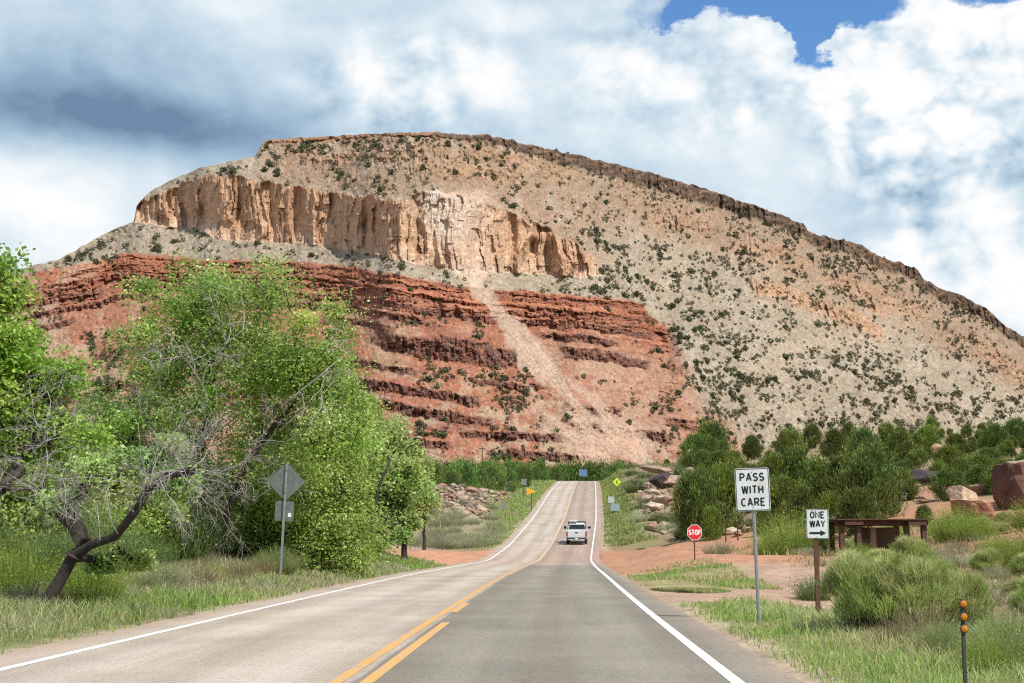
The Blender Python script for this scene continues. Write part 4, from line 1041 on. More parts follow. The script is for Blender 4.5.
def grass_patch(name, label, n, xs, ys, hs, cols, patch=.0, wscale=1.0, lean=.35, seed=1, keep=None, weights=None):
    rng = np.random.default_rng(seed)
    y = ys[0] * (ys[1] / ys[0]) ** rng.uniform(0, 1, n); o = rng.uniform(xs[0], xs[1], n); x = rc(y) + o
    k = np.ones(n, bool)
    cl = fbm(x * .55, y * .55, 0, seed + 60, 3); k &= cl > patch + rng.uniform(-.35, .15, n)
    if keep is not None: k &= keep(o, y, cl, rng)
    x, y, o, cl = x[k], y[k], o[k], cl[k]; n = len(x)
    z = gz(x, y) - .02
    h = rng.uniform(hs[0], hs[1], n) * (.7 + .9 * np.clip(cl + .35, 0, 1)) * np.clip(1 - .35 * (np.abs(o) < 5.6), 0, 1)
    w = np.maximum(.006, .00075 * y) * wscale * rng.uniform(.7, 1.3, n)
    cols = np.asarray(cols); m = np.clip((fbm(x * .35, y * .35, 0, seed + 70, 3) * 1.3 + .5 + rng.normal(0, .22, n)), 0, .999)
    c = cols[(m * len(cols)).astype(int)] * rng.uniform(.75, 1.25, (n, 1))
    V, Fc, C = blades(np.stack([x, y, z], 1), h, w, rng.normal(size=(n, 3)) * np.array([1, 1, 0]) * (h * lean)[:, None], rng, c)
    tag(link(name, mesh_np(name, V, Fc, C), M_grass), label, 'grass', kind='stuff')
GB = [(.48, .43, .23), (.36, .40, .14), (.27, .38, .09), (.22, .33, .07), (.33, .42, .11), (.42, .44, .19)]
GD = [(0.506, 0.418, 0.231), (0.440, 0.374, 0.198), (0.330, 0.319, 0.143), (0.242, 0.275, 0.099), (0.396, 0.352, 0.176)]
GS = [(0.360, 0.348, 0.204), (0.312, 0.336, 0.156), (0.252, 0.312, 0.102), (0.456, 0.396, 0.216), (0.288, 0.324, 0.120)]
def offroad(o, y, cl, rng): return np.ones(len(o), bool)
grass_patch('verge_grass', 'bright green grass on the near right verge around the white signs', 120000, (4.75, 15), (7, 34.5), (.07, .26), GB, -.25, 1.0, .4, 1, keep=lambda o, y, cl, r: (y < 33.5 - .04 * (o - 5) + 2 * cl) & (o < 8.6 + 1.2 * r.normal(size=len(o)) + (y < 19) * -1.2) & (rng_gate(o, 4.9, .5, r)))
grass_patch('scrub_grass', 'dry grass mixed with green weeds on the right flats', 130000, (6.5, 48), (9, 105), (.10, .36), GD, -.08, 1.1, .45, 2, keep=lambda o, y, cl, r: ((y < 33) & (o > 8.2 + .9 * r.normal(size=len(o)) - (y < 19) * 1.2)) | (o > 12.5 + .8 * r.normal(size=len(o))))
grass_patch('island_grass', 'grass patch between the pull-off and the red side road', 9000, (4.7, 8.9), (45.0, 66), (.06, .17), GD + GB[1:3], -.02, 1.0, .4, 3, keep=lambda o, y, cl, r: ((rc(y) + o - PUD[0]) / PUD[2]) ** 2 + ((y - PUD[1]) / PUD[3]) ** 2 > 1.5)
grass_patch('left_verge_grass', 'green grass and weeds along the left verge', 110000, (-15, -4.9), (11, 88), (.08, .34), GS + GB[2:4], -.15, 1.0, .45, 4, keep=lambda o, y, cl, r: rng_gate(-o, 5.4, .8, r))
grass_patch('far_left_grass', 'green grass beside the climbing road, left side', 26000, (-13, -4.9), (134, 345), (.15, .40), GB[1:] + GD[2:3], -.2, 1.0, .4, 5, keep=lambda o, y, cl, r: -o < 7.6 + 4 * cl + .8 * r.normal(size=len(o)) + 5 * (y > 215))
grass_patch('far_right_grass', 'green grass beside the climbing road, right side', 26000, (4.8, 12), (136, 345), (.15, .40), GB[1:] + GD[2:4], -.2, 1.0, .4, 6, keep=lambda o, y, cl, r: o < 8.0 + 4 * cl + .8 * r.normal(size=len(o)))
grass_patch('mound_grass', 'sparse grass over the sage flat and mound', 8000, (-34, -12), (133, 230), (.15, .4), [(.38, .37, .24), (.34, .34, .21), (.42, .37, .24), (.30, .31, .18)], .1, 1.0, .4, 7)
grass_patch('cut_grass', 'sparse dry grass on the hillside right of the road', 18000, (11, 70), (132, 300), (.2, .5), GD, -.05, 1.0, .4, 8)
def drop_unused():
    for nm in list(PARTS):
        if nm not in USED:
            for c in PARTS[nm]: bpy.data.objects.remove(c)
            bpy.data.objects.remove(bpy.data.objects[nm])
drop_unused()
# ------------------------------------------------------------------ signs, truck, shelter, boulders
M_white = plain('white_sign_face', (.66, .69, .70), .45, var=.05, dirt=(.55, .52, .46))
M_black = plain('black_legend', (.015, .015, .017), .5)
M_red = plain('red_sign_face', (.55, .02, .03), .45, var=.08)
M_yel = plain('orange_sign_face', (.80, .38, .02), .45, var=.06)
M_lime = plain('yellow_green_sign_face', (.62, .74, .03), .45, var=.06)
M_blue = plain('blue_sign_face', (.12, .19, .35), .5, var=.08)
M_alu = plain('aluminium_back', (.24, .25, .235), .55, .35, var=.15, scale=5)
M_alud = plain('weathered_aluminium', (.14, .165, .15), .6, .2, var=.22, scale=7, dirt=(.20, .20, .17))
M_galv = plain('galvanised_post', (.30, .31, .31), .5, .5, var=.15, scale=12)
M_rust = plain('rusty_post', (.12, .055, .032), .85, var=.3, scale=10)
M_steel = plain('dark_post', (.05, .045, .04), .7, var=.2)
M_wood = plain('old_brown_timber', (.085, .045, .030), .85, var=.35, scale=7)
M_woodl = plain('sunbleached_board', (.16, .105, .065), .85, var=.25, scale=7)

def arc(cx, cy, rx, ry, a0, a1, n=14):
    return [(cx + rx * math.cos(R(a0 + (a1 - a0) * i / n)), cy + ry * math.sin(R(a0 + (a1 - a0) * i / n))) for i in range(n + 1)]
GLY = {
    'P': (.60, [[(0, 0), (0, 1), (.30, 1)] + arc(.30, .735, .28, .265, 90, -90) + [(0, .47)]]),
    'A': (.68, [[(0, 0), (.31, 1), (.35, 1), (.66, 0)], [(.11, .30), (.55, .30)]]),
    'S': (.60, [arc(.29, .745, .27, .255, 25, 270)[:-1] + arc(.29, .245, .29, .245, 90, -155)]),
    'W': (.86, [[(0, 1), (.185, 0), (.225, 0), (.405, .9), (.445, .9), (.625, 0), (.665, 0), (.85, 1)]]),
    'I': (.02, [[(0, 0), (0, 1)]]),
    'T': (.60, [[(0, 1), (.58, 1)], [(.29, 1), (.29, 0)]]),
    'H': (.60, [[(0, 0), (0, 1)], [(.58, 0), (.58, 1)], [(0, .5), (.58, .5)]]),
    'C': (.60, [arc(.31, .5, .30, .5, 48, 312, 22)]),
    'R': (.60, [[(0, 0), (0, 1), (.30, 1)] + arc(.30, .735, .28, .265, 90, -90) + [(0, .47)], [(.30, .47), (.60, 0)]]),
    'E': (.52, [[(.52, 1), (0, 1), (0, 0), (.52, 0)], [(0, .51), (.44, .51)]]),
    'O': (.64, [arc(.31, .5, .31, .5, 0, 360, 28)]),
    'N': (.62, [[(0, 0), (0, 1), (.60, 0), (.60, 1)]]),
    'Y': (.66, [[(0, 1), (.32, .47), (.64, 1)], [(.32, .47), (.32, 0)]]),
}
def stroke(mb, pts, w, y):
    n = len(pts); closed = math.dist(pts[0], pts[-1]) < 1e-4
    off = []
    for i in range(n):
        def dr(a, b):
            d = (b[0] - a[0], b[1] - a[1]); l = math.hypot(*d) or 1; return (d[0] / l, d[1] / l)
        if closed and i in (0, n - 1): d1, d2 = dr(pts[-2], pts[-1]), dr(pts[0], pts[1])
        else:
            d1 = dr(pts[i - 1], pts[i]) if i else dr(pts[0], pts[1]); d2 = dr(pts[i], pts[i + 1]) if i < n - 1 else d1
        nx, ny = -(d1[1] + d2[1]), d1[0] + d2[0]; l = math.hypot(nx, ny) or 1; nx, ny = nx / l, ny / l
        c = max(.72, nx * -d1[1] + ny * d1[0]); off.append((nx * w / 2 / c, ny * w / 2 / c))
    vs = []; 
    for (x, z), (ox, oz) in zip(pts, off): vs += [(x + ox, y, z + oz), (x - ox, y, z - oz)]
    mb.add(vs, [(2 * i, 2 * i + 1, 2 * i + 3, 2 * i + 2) for i in range(n - 1)])
def word(text, h, cx, cz, y, mat, parent, name, weight=.17, gap=.30, sx=1.0, maxw=None):
    """one word of stroked capitals, centred on (cx, cz), facing -Y"""
    tot = sum(GLY[c][0] for c in text) + gap * (len(text) - 1)
    hh = h * (1 - weight)
    if maxw: sx = min(sx, maxw / (tot * hh))
    mb = MB(); x = cx - tot * hh * sx / 2; k = 0
    for c in text:
        w, st = GLY[c]
        for s in st:
            stroke(mb, [(x + p[0] * hh * sx, cz - hh / 2 + p[1] * hh) for p in s], h * weight, y - .0003 * k); k += 1
        x += (w + gap) * hh * sx
    o = mb.build(name, mat, parent); return o

def rrect(w, h, r, n=5):
    out = []
    for cx, cz, a in ((w / 2 - r, h / 2 - r, 0), (-w / 2 + r, h / 2 - r, 90), (-w / 2 + r, -h / 2 + r, 180), (w / 2 - r, -h / 2 + r, 270)):
        out += arc(cx, cz, r, r, a, a + 90, n)
    return out
def ring(mb, outer, inner, y):
    n = len(outer); mb.add([(p[0], y, p[1]) for p in outer] + [(p[0], y, p[1]) for p in inner], [(i, (i + 1) % n, (i + 1) % n + n, i + n) for i in range(n)])
def off_z(poly, dz, dx=0): return [(p[0] + dx, p[1] + dz) for p in poly]

def bolts(e, zs, y, parent=None):
    for z in zs:
        mb = MB(); mb.lathe([(.011, y), (.011, y - .008)], 'y', 8, (0, 0, z)); mb.build('bolt', M_galv, parent or e)

# PASS WITH CARE
g = on(757.5, 26); top = float(at(753, 468, 26)[2]) - g[2]
e = empty('road_sign', g, 'white PASS WITH CARE sign on a grey metal post', 'road sign', rz=R(4))
e.rotation_euler = (0, R(-1.6), R(-8))
W_, H_ = .61, .765; zc = top - H_ / 2
MB().tube([(0, 0, -.4), (0, 0, top - .05)], .033, 8).build('post', M_galv, e)
pn = MB().prism(off_z(rrect(W_, H_, .04), zc), 'y', -.040, -.036).build('sign_panel', M_alu, e)
mb = MB(); mb.add([(p[0], -.043, p[1]) for p in off_z(rrect(W_ - .004, H_ - .004, .04), zc)], [tuple(range(24))]); mb.build('sign_face', M_white, pn)
mb = MB(); ring(mb, off_z(rrect(W_ - .022, H_ - .022, .034), zc), off_z(rrect(W_ - .046, H_ - .046, .024), zc), -.046); mb.build('border', M_black, pn)
for i, t in enumerate(('PASS', 'WITH', 'CARE')): word(t, .150, 0, zc + .222 - .222 * i, -.046, M_black, pn, 'legend', .17, .34, .95, .47)
bolts(e, (zc + .31, zc - .31), -.044)

# ONE WAY
g = on(816.5, 30); top = float(at(818, 509, 30)[2]) - g[2]
e = empty('road_sign', g, 'white ONE WAY sign with a black arrow on a rusty post', 'road sign', rz=R(-6))
W_, H_ = .455, .61; zc = top - H_ / 2
MB().box((0, .05, (top - .1) / 2 - .2), (.095, .09, top + .3)).build('post', M_rust, e, .006)
pn = MB().prism(off_z(rrect(W_, H_, .035), zc, .03), 'y', -.006, -.001).build('sign_panel', M_alu, e)
mb = MB(); mb.add([(p[0], -.009, p[1]) for p in off_z(rrect(W_ - .004, H_ - .004, .035), zc, .03)], [tuple(range(24))]); mb.build('sign_face', M_white, pn)
mb = MB(); ring(mb, off_z(rrect(W_ - .018, H_ - .018, .03), zc, .03), off_z(rrect(W_ - .036, H_ - .036, .022), zc, .03), -.012); mb.build('border', M_black, pn)
word('ONE', .145, .03, zc + .185, -.012, M_black, pn, 'legend', .18, .30, .95, .35); word('WAY', .145, .03, zc + .005, -.012, M_black, pn, 'legend', .18, .22, .95, .36)
az_ = zc - .185
mb = MB(); mb.add([(-.135, -.012, az_ - .022), (.085, -.012, az_ - .022), (.085, -.012, az_ + .022), (-.135, -.012, az_ + .022)], [(0, 1, 2, 3)])
mb.add([(.085, -.0123, az_ - .062), (.20, -.0123, az_), (.085, -.0123, az_ + .062)], [(0, 1, 2)]); mb.build('arrow', M_black, pn)
bolts(e, (zc + .26, zc - .27), -.010)

# STOP
g = on(694.5, 72); top = float(at(694.5, 524.5, 72)[2]) - g[2]
e = empty('stop_sign', g, 'red octagonal STOP sign on a thin post at the side road', 'stop sign', rz=R(14))
a_ = .40; zc = top - .385
oc = lambda r: [(r * math.cos(R(22.5 + 45 * k)), zc + r * math.sin(R(22.5 + 45 * k))) for k in range(8)]
MB().tube([(0, 0, -.3), (0, 0, top - .1)], .035, 8).build('post', M_rust, e)
pn = MB().prism(oc(.415), 'y', -.045, -.04).build('sign_panel', M_alu, e)
mb = MB(); mb.add([(p[0], -.049, p[1]) for p in oc(.413)], [tuple(range(8))]); mb.build('border', M_white, pn)
mb = MB(); mb.add([(p[0], -.053, p[1]) for p in oc(.385)], [tuple(range(8))]); mb.build('sign_face', M_red, pn)
word('STOP', .27, 0, zc, -.058, M_white, pn, 'legend', .20, .30, .9, .60)

# grey diamond seen from behind, with a small plate under it
g = on(281, 46); 
e = empty('warning_sign', g, 'grey back of a diamond sign with a small plate below, left verge', 'road sign', rz=R(-3))
e.rotation_euler = (0, R(2.2), R(-4)); top = float(at(287, 462, 46)[2]) - g[2]
s_ = .62; zc = top - s_
MB().box((0, -.03, top / 2 - .2), (.075, .05, top + .36)).build('post', M_galv, e, .008)
MB().prism([(0, zc + s_), (s_, zc), (0, zc - s_), (-s_, zc)], 'y', .0, .005).build('sign_panel', M_alud, e)
p2 = MB().prism(off_z(rrect(.60, .62, .04), zc - s_ - .30), 'y', .004, .009).build('lower_plate', M_alud, e)
mb = MB(); mb.box((.17, -.001, zc - s_ - .42), (.10, .006, .13)); mb.build('sticker', plain('white_sticker', (.75, .75, .72)), p2)
for z in (zc + .35, zc - .35): MB().lathe([(.02, -.06), (.02, -.055)], 'y', 8, (0, 0, z)).build('bolt', M_steel, e)

# three orange reflectors on a thin post
D_ = 13.0; g = on(960, D_)
M_refl, nt_, b_ = nmat('amber_reflector'); co_ = objco(nt_)
v_ = nt_.nodes.new('ShaderNodeTexVoronoi'); v_.inputs['Scale'].default_value = 160; nt_.links.new(co_, v_.inputs['Vector'])
nt_.links.new(ramp_n(nt_, v_.outputs['Distance'], [(.0, (.70, .27, .012)), (.8, (.36, .10, .005))]), b_.inputs['Base Color']); b_.inputs['Roughness'].default_value = .15
e = empty('reflector_post', g, 'thin dark post with three round amber reflectors', 'reflector post')
top = float(at(961, 599, D_)[2]) - g[2]
MB().box((0, .012, top / 2 - .15), (.034, .022, top + .3)).build('post', M_steel, e, .004)
for (u, v) in ((962, 604), (961, 617), (960, 629)):
    z = float(at(u, v, D_)[2]) - g[2]
    rf = MB().lathe([(.037, -.004), (.037, -.012), (.034, -.016)], 'y', 22, (.004, 0, z)).build('reflector', M_steel, e)
    MB().lathe([(.032, -.0165), (.026, -.021), (.012, -.025)], 'y', 22, (.004, 0, z)).build('lens', M_refl, rf, smooth=True)

# distant signs along the climbing road
def far_sign(u, vbase, vtop, D, shape, w, h, face, label, back=False, name='road_sign', post=M_steel, rz_=0.0):
    g = on(u, D); top = float(at(u, vtop, D)[2]) - g[2]; top = max(top, h + .3)
    e = empty(name, g, label, 'road sign', rz=rz_)
    MB().tube([(0, .04, -.4), (0, .04, top - h * .3)], .05, 6).build('post', post, e)
    zc = top - h / 2
    poly = {'diamond': [(0, h / 2), (w / 2, 0), (0, -h / 2), (-w / 2, 0)], 'rect': rrect(w, h, min(w, h) * .06), 'pennant': [(-w / 2, h / 2), (w / 2, 0), (-w / 2, -h / 2)]}[shape]
    p = MB().prism(off_z(poly, zc), 'y', -.012, 0).build('sign_panel', M_alu, e)
    if not back:
        mb = MB(); mb.add([(q[0] * .985, -.017, q[1]) for q in off_z([(a * .985, b * .985) for a, b in poly], zc)], [tuple(range(len(poly)))]); mb.build('sign_face', face, p)
    return e, p, zc
far_sign(531.5, 520, 487.5, 196, 'pennant', 1.32, 1.05, M_yel, 'orange yellow pennant sign left of the climbing road')
ee, pp, zc = far_sign(617.5, 500, 477.5, 232, 'diamond', 1.45, 1.45, M_lime, 'yellow green diamond sign on the right near the crest')
MB().box((0, -.021, zc), (.16, .004, .55)).build('symbol', M_black, pp)
far_sign(611.5, 510, 496.5, 198, 'rect', .86, .86, plain('dull_white_plate', (.46, .48, .46), .5), 'small white sign right of the climbing road, above the bluish plate')
far_sign(615.5, 520, 504.5, 186, 'rect', 1.15, .95, plain('pale_blue_plate', (.27, .34, .38), .5), 'pale bluish plate right of the climbing road')
far_sign(503.5, 515, 501.5, 176, 'rect', .62, 1.0, M_white, 'small grey sign on the rocky mound, left of the pennant', back=True)
far_sign(524, 500, 479.0, 236, 'rect', .85, 1.0, M_blue, 'dark teal sign back above the pennant sign', back=True)
far_sign(583.5, 485, 469.5, 374, 'rect', 2.1, 1.75, M_blue, 'blue board standing at the crest of the road', post=M_wood)
# wooden pole beyond the crest
g = on(482, 352); e = empty('utility_pole', g, 'tall thin wooden pole above the belt of trees', 'pole')
tp = float(at(482, 446, 352)[2]) - g[2]
MB().tube([(0, 0, -.5), (0, 0, tp)], [.17, .12], 8).build('pole', M_wood, e); MB().box((0, -.15, tp - .6), (1.6, .12, .14)).build('crossarm', M_wood, e)
# short marker posts beside the stop sign
for u, D in ((738, 112), (726, 114)):
    g = on(u, D); o = MB().tube([(0, 0, -.3), (0, 0, 1.45)], [.06, .05], 6).build('fence_post', M_wood); o.location = g
    tag(o, 'thin old fence post standing behind the red side road', 'post', 'fence posts behind the red side road')

# ---- pickup truck seen from behind, in the right lane
def truck():
    D = 137.0; x = float(at(576.6, 545, D)[0]); g = np.array([x, D, float(rz(D))])
    M_tw = plain('white_car_paint', (.62, .64, .66), .25, var=.03, spec=.6); M_dk = plain('black_trim', (.015, .015, .016), .45)
    M_chr = plain('chrome_bumper', (.10, .10, .105), .25, .8); M_gl, nt, b = nmat('tinted_glass'); b.inputs['Base Color'].default_value = (.012, .016, .018, 1); b.inputs['Roughness'].default_value = .06
    M_tl = plain('red_lamp_lens', (.30, .012, .012), .2); M_ty = plain('tyre_rubber', (.02, .02, .02), .85); M_rim = plain('alloy_rim', (.45, .45, .46), .3, .8)
    slope = math.atan((rz(D + 5) - rz(D - 1)) / 6.0); hd = math.atan((rc(D + 5) - rc(D)) / 5.0)
    e = empty('pickup_truck', g, 'white pickup truck driving away in the right lane', 'pickup truck'); e.rotation_euler = (slope, 0, -hd)
    w = .97
    # body shell: bed sides, cab lower half and bonnet in one
    mb = MB()
    side = [(.05, .55), (.05, 1.30), (2.05, 1.32), (5.35, 1.22), (5.55, 1.05), (5.6, .55), (4.95, .50), (4.9, .80), (4.6, .98), (4.2, .98), (3.9, .80), (3.85, .48), (1.85, .50), (1.8, .80), (1.5, .98), (1.1, .98), (.8, .80), (.75, .52)]
    mb.prism(side, 'x', -w, -w + .09); mb.prism(side, 'x', w - .09, w)
    mb.box((0, 1.05, .72), (1.74, 2.0, .08)); mb.box((0, 2.09, 1.0), (1.74, .07, .62)); mb.box((0, 4.4, 1.10), (1.75, 2.3, .22)); mb.box((0, 5.5, .85), (1.75, .16, .55)); mb.box((0, 3.1, .62), (1.75, 1.9, .2))
    body = mb.build('body', M_tw, e, .02)
    # cab top
    def ringz(z, y0, y1, ww): return [(-ww, y0, z), (ww, y0, z), (ww, y1, z), (-ww, y1, z)]
    A, B_ = ringz(1.325, 2.10, 4.05, .93), ringz(1.80, 2.22, 3.45, .79); C_ = ringz(1.90, 2.40, 3.25, .68)
    mb = MB(); mb.add(A + B_ + C_, [(0, 3, 2, 1), (8, 9, 10, 11)] + [(k + 4 * j, (k + 1) % 4 + 4 * j, (k + 1) % 4 + 4 * (j + 1), k + 4 * (j + 1)) for j in (0, 1) for k in range(4)])
    cab = mb.build('cab', M_tw, e, .04)
    def panel(a, b, c, d, ins, lift, name, mat):
        a, b, c, d = map(Vector, (a, b, c, d)); m = (a + b + c + d) / 4; n = (b - a).cross(d - a).normalized()
        q = [m + (p - m) * ins + n * lift for p in (a, b, c, d)]; r = [p + n * .012 for p in q]
        return MB().add(q + r, [(0, 1, 2, 3), (7, 6, 5, 4)] + [(i, (i + 1) % 4, (i + 1) % 4 + 4, i + 4) for i in range(4)]).build(name, mat, e)
    panel(A[0], A[1], B_[1], B_[0], .84, .004, 'rear_window', M_gl); panel(A[2], A[3], B_[3], B_[2], .88, .004, 'windscreen', M_gl)
    panel(A[1], A[2], B_[2], B_[1], .82, .004, 'side_window', M_gl); panel(A[3], A[0], B_[0], B_[3], .82, .004, 'side_window', M_gl)
    tg = MB().box((0, .03, .98), (1.62, .06, .62)).build('tailgate', M_tw, e, .02)
    MB().box((0, -.012, 1.14), (.24, .022, .10)).build('handle', M_dk, tg, .006)
    for s in (-1, 1):
        MB().box((s * .90, .02, 1.02), (.13, .06, .46)).build('tail_light', M_tl, e, .015)
        mr = MB().box((s * 1.17, 3.75, 1.42), (.24, .12, .26)).build('wing_mirror', M_dk, e, .03)
        MB().tube([(s * .92, 3.78, 1.36), (s * 1.10, 3.76, 1.40)], .025, 6).build('arm', M_dk, mr)
        MB().box((s * .72, 5.59, .92), (.36, .05, .20)).build('headlight', plain('headlight_lens', (.6, .62, .65), .1), e, .02)
        for y in (1.30, 4.42):
            tr = MB().lathe([(.30, -.12), (.385, -.11), (.40, -.05), (.40, .05), (.385, .11), (.30, .12)], 'x', 24, (s * .84, y, .40)).build('wheel', M_ty, e)
            MB().lathe([(.24, s * .115), (.22, s * .128), (.06, s * .135)], 'x', 20, (s * .84, y, .40)).build('rim', M_rim, tr)
    bp = MB().box((0, -.07, .56), (1.86, .20, .24)).build('bumper', M_chr, e, .03)
    MB().box((0, -.178, .57), (.32, .01, .15)).build('licence_plate', plain('number_plate', (.7, .68, .5)), bp)
    for s in (-1, 1): MB().box((s * .5, -.178, .50), (.5, .012, .07)).build('step_pad', plain('bumper_step', (.55, .55, .55), .4), bp)
    # headache rack over the cab and a bundle on the roof
    mb = MB()
    for s in (-1, 1): mb.tube([(s * .86, 2.13, 1.34), (s * .80, 2.10, 2.02)], .035, 6)
    mb.tube([(-.82, 2.10, 2.02), (.82, 2.10, 2.02)], .045, 8); mb.tube([(-.80, 3.3, 2.0), (.80, 3.3, 2.0)], .04, 8)
    for s in (-1, 1): mb.tube([(s * .80, 2.10, 2.02), (s * .80, 3.3, 2.0), (s * .74, 3.3, 1.80)], .03, 6)
    mb.build('roof_rack', M_dk, e)
    MB().box((-.35, 2.7, 2.09), (.75, 1.0, .10)).build('roof_load', M_tw, e, .02)
    # seat backs seen through... kept behind the glass
truck()

# ---- open timber shelter
def shelter():
    D = 70.0; c = on(884, D); k = D / F
    e = empty('wooden_shelter', c, 'dark timber ramada with a flat roof, behind the big green bushes', 'shelter', rz=R(4))
    def X(u): return (u - 884) * k
    zt = float(at(884, 518.5, D)[2]) - c[2]
    MB().box((0, 1.6, zt - .05), (98 * k, 3.9, .06)).build('roof', M_wood, e, .01)
    for y in (.25, 3.0): MB().box((0, y, zt - .215), (94 * k, .14, .22)).build('beam', M_wood, e, .01)
    for u in (842, 859, 862 + 46, 925):
        y = .10 if u in (859, 908) else .05
        MB().box((X(u), y, (zt - .33) / 2 - .2), (.24, .24, zt - .33 + .4)).build('post', M_wood, e, .012)
    for u in (850, 918): MB().box((X(u), 3.0, (zt - .33) / 2 - .2), (.22, .22, zt - .33 + .4)).build('post', M_wood, e, .012)
    for u in (853, 917): MB().box((X(u), -.22, zt - .19), (.9, .14, .24)).build('bracket', M_wood, e, .01)
    MB().box((X(895), 2.9, .75), (44 * k, .10, 1.25)).build('back_wall', M_woodl, e, .01)
    MB().box((X(880), 1.0, .66), (.26, .16, 1.35)).build('sign_board', plain('pale_board', (.27, .19, .12)), e, .01)
    MB().box((X(905), .9, .62), (.12, .12, 1.3)).build('prop', M_woodl, e, .008)
shelter()

# ---- boulders
M_rock = rockmat('boulder_rock', .8, 5.0, .30, .8, .12)
def boulder_mesh(seed, col, box=False, jag=.16, cap=None, sub=4):
    rng = np.random.default_rng(seed)
    bm = bmesh.new(); bmesh.ops.create_icosphere(bm, subdivisions=sub, radius=.5)
    V = np.array([v.co[:] for v in bm.verts]); Fc = np.array([[v.index for v in f.verts] for f in bm.faces]); bm.free()
    for _ in range(14 if box else 26):                       # split along flat joints
        n = rng.normal(size=3); 
        if box: n = np.eye(3)[rng.integers(0, 3)] * rng.choice([-1, 1]) + rng.normal(size=3) * .10
        n /= np.linalg.norm(n); d = rng.uniform(.24, .36) if box else rng.uniform(.26, .42)
        h = V @ n - d; V -= np.where(h > 0, h, 0)[:, None] * n * .96
    V += (fbm(V[:, 0] * 4 + seed, V[:, 1] * 4, V[:, 2] * 4, seed, 4) * jag * (.45 if box else .24))[:, None] * V / np.linalg.norm(V, axis=1)[:, None]
    V /= np.abs(V).max(0) * 2
    c = np.asarray(col) * (1 + .30 * fbm(V[:, 0] * 3, V[:, 1] * 3, V[:, 2] * 7, seed + 5, 4))[:, None]
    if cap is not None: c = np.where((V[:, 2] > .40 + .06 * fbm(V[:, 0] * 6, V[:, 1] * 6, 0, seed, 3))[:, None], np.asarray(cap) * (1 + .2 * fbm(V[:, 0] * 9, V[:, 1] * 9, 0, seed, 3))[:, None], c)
    return mesh_np('boulder', V, Fc, np.clip(c, .02, .8), False)
def boulder(me, u, vb, D, w, h, dpt, label, rz_=0.0, tilt=0.0, group=None):
    g = on(u, D); o = link('boulder', me, M_rock)
    o.location = (g[0], g[1], g[2] + h * .38 if vb is None else float(at(u, vb, D)[2]) + h * .38); o.scale = (w, dpt, h); o.rotation_euler = (tilt, tilt * .6, rz_)
    return tag(o, label, 'boulder', group)
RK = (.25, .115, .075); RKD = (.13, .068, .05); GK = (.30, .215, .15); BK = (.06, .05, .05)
k = 110 / F
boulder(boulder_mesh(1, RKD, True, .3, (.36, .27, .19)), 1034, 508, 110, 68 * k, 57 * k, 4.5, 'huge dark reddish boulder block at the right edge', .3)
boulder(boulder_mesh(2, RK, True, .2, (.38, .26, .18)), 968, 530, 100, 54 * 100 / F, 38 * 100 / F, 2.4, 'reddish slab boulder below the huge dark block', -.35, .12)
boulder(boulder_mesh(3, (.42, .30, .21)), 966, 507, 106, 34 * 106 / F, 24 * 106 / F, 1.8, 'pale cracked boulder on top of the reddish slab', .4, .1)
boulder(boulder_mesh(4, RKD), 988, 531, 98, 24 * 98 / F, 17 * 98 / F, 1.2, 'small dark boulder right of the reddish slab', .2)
boulder(boulder_mesh(5, BK), 928, 486, 140, 36 * 140 / F, 19 * 140 / F, 2.6, 'shaded rock outcrop in the hillside above the shelter, its shade coloured black', .1, .1)  # shade of the outcrop is put into its black colour
boulder(boulder_mesh(6, (.40, .25, .16)), 940, 453, 175, 13 * 175 / F, 12 * 175 / F, 1.4, 'small orange boulder high on the hillside', .5)
boulder(boulder_mesh(7, (.28, .19, .13)), 962, 472, 160, 24 * 160 / F, 8 * 160 / F, 2.0, 'flat pale ledge rock beside the hillside junipers', .2)
boulder(boulder_mesh(8, (.06, .045, .045)), 664, 489, 208, 26 * 208 / F, 18 * 208 / F, 3.0, 'dark rock standing in for the shadow under the overhang, top of the road cut', .5, -.5)  # near-black rock put where only the overhang's shadow lies
boulder(boulder_mesh(9, GK), 660, 474, 212, 40 * 212 / F, 9 * 212 / F, 4.5, 'pale cap rock on top of the road cut', .2, .1)
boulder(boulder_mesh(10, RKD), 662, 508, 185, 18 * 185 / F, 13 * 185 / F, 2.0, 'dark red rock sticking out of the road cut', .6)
boulder(boulder_mesh(11, GK), 705, 462, 235, 46 * 235 / F, 18 * 235 / F, 4.0, 'pale rock ledge between junipers above the stop sign', .3, .2)
rng = np.random.default_rng(77)
gm = [boulder_mesh(20 + i, c) for i, c in enumerate([(0.307, 0.224, 0.166), (0.371, 0.275, 0.205), (0.205, 0.147, 0.115), (0.435, 0.346, 0.256), (0.307, 0.179, 0.122)])]
small_gm = [boulder_mesh(40 + i, c, sub=2) for i, c in enumerate([(0.307, 0.224, 0.166), (0.371, 0.275, 0.205), (0.205, 0.147, 0.115), (0.435, 0.346, 0.256), (0.307, 0.179, 0.122)])]
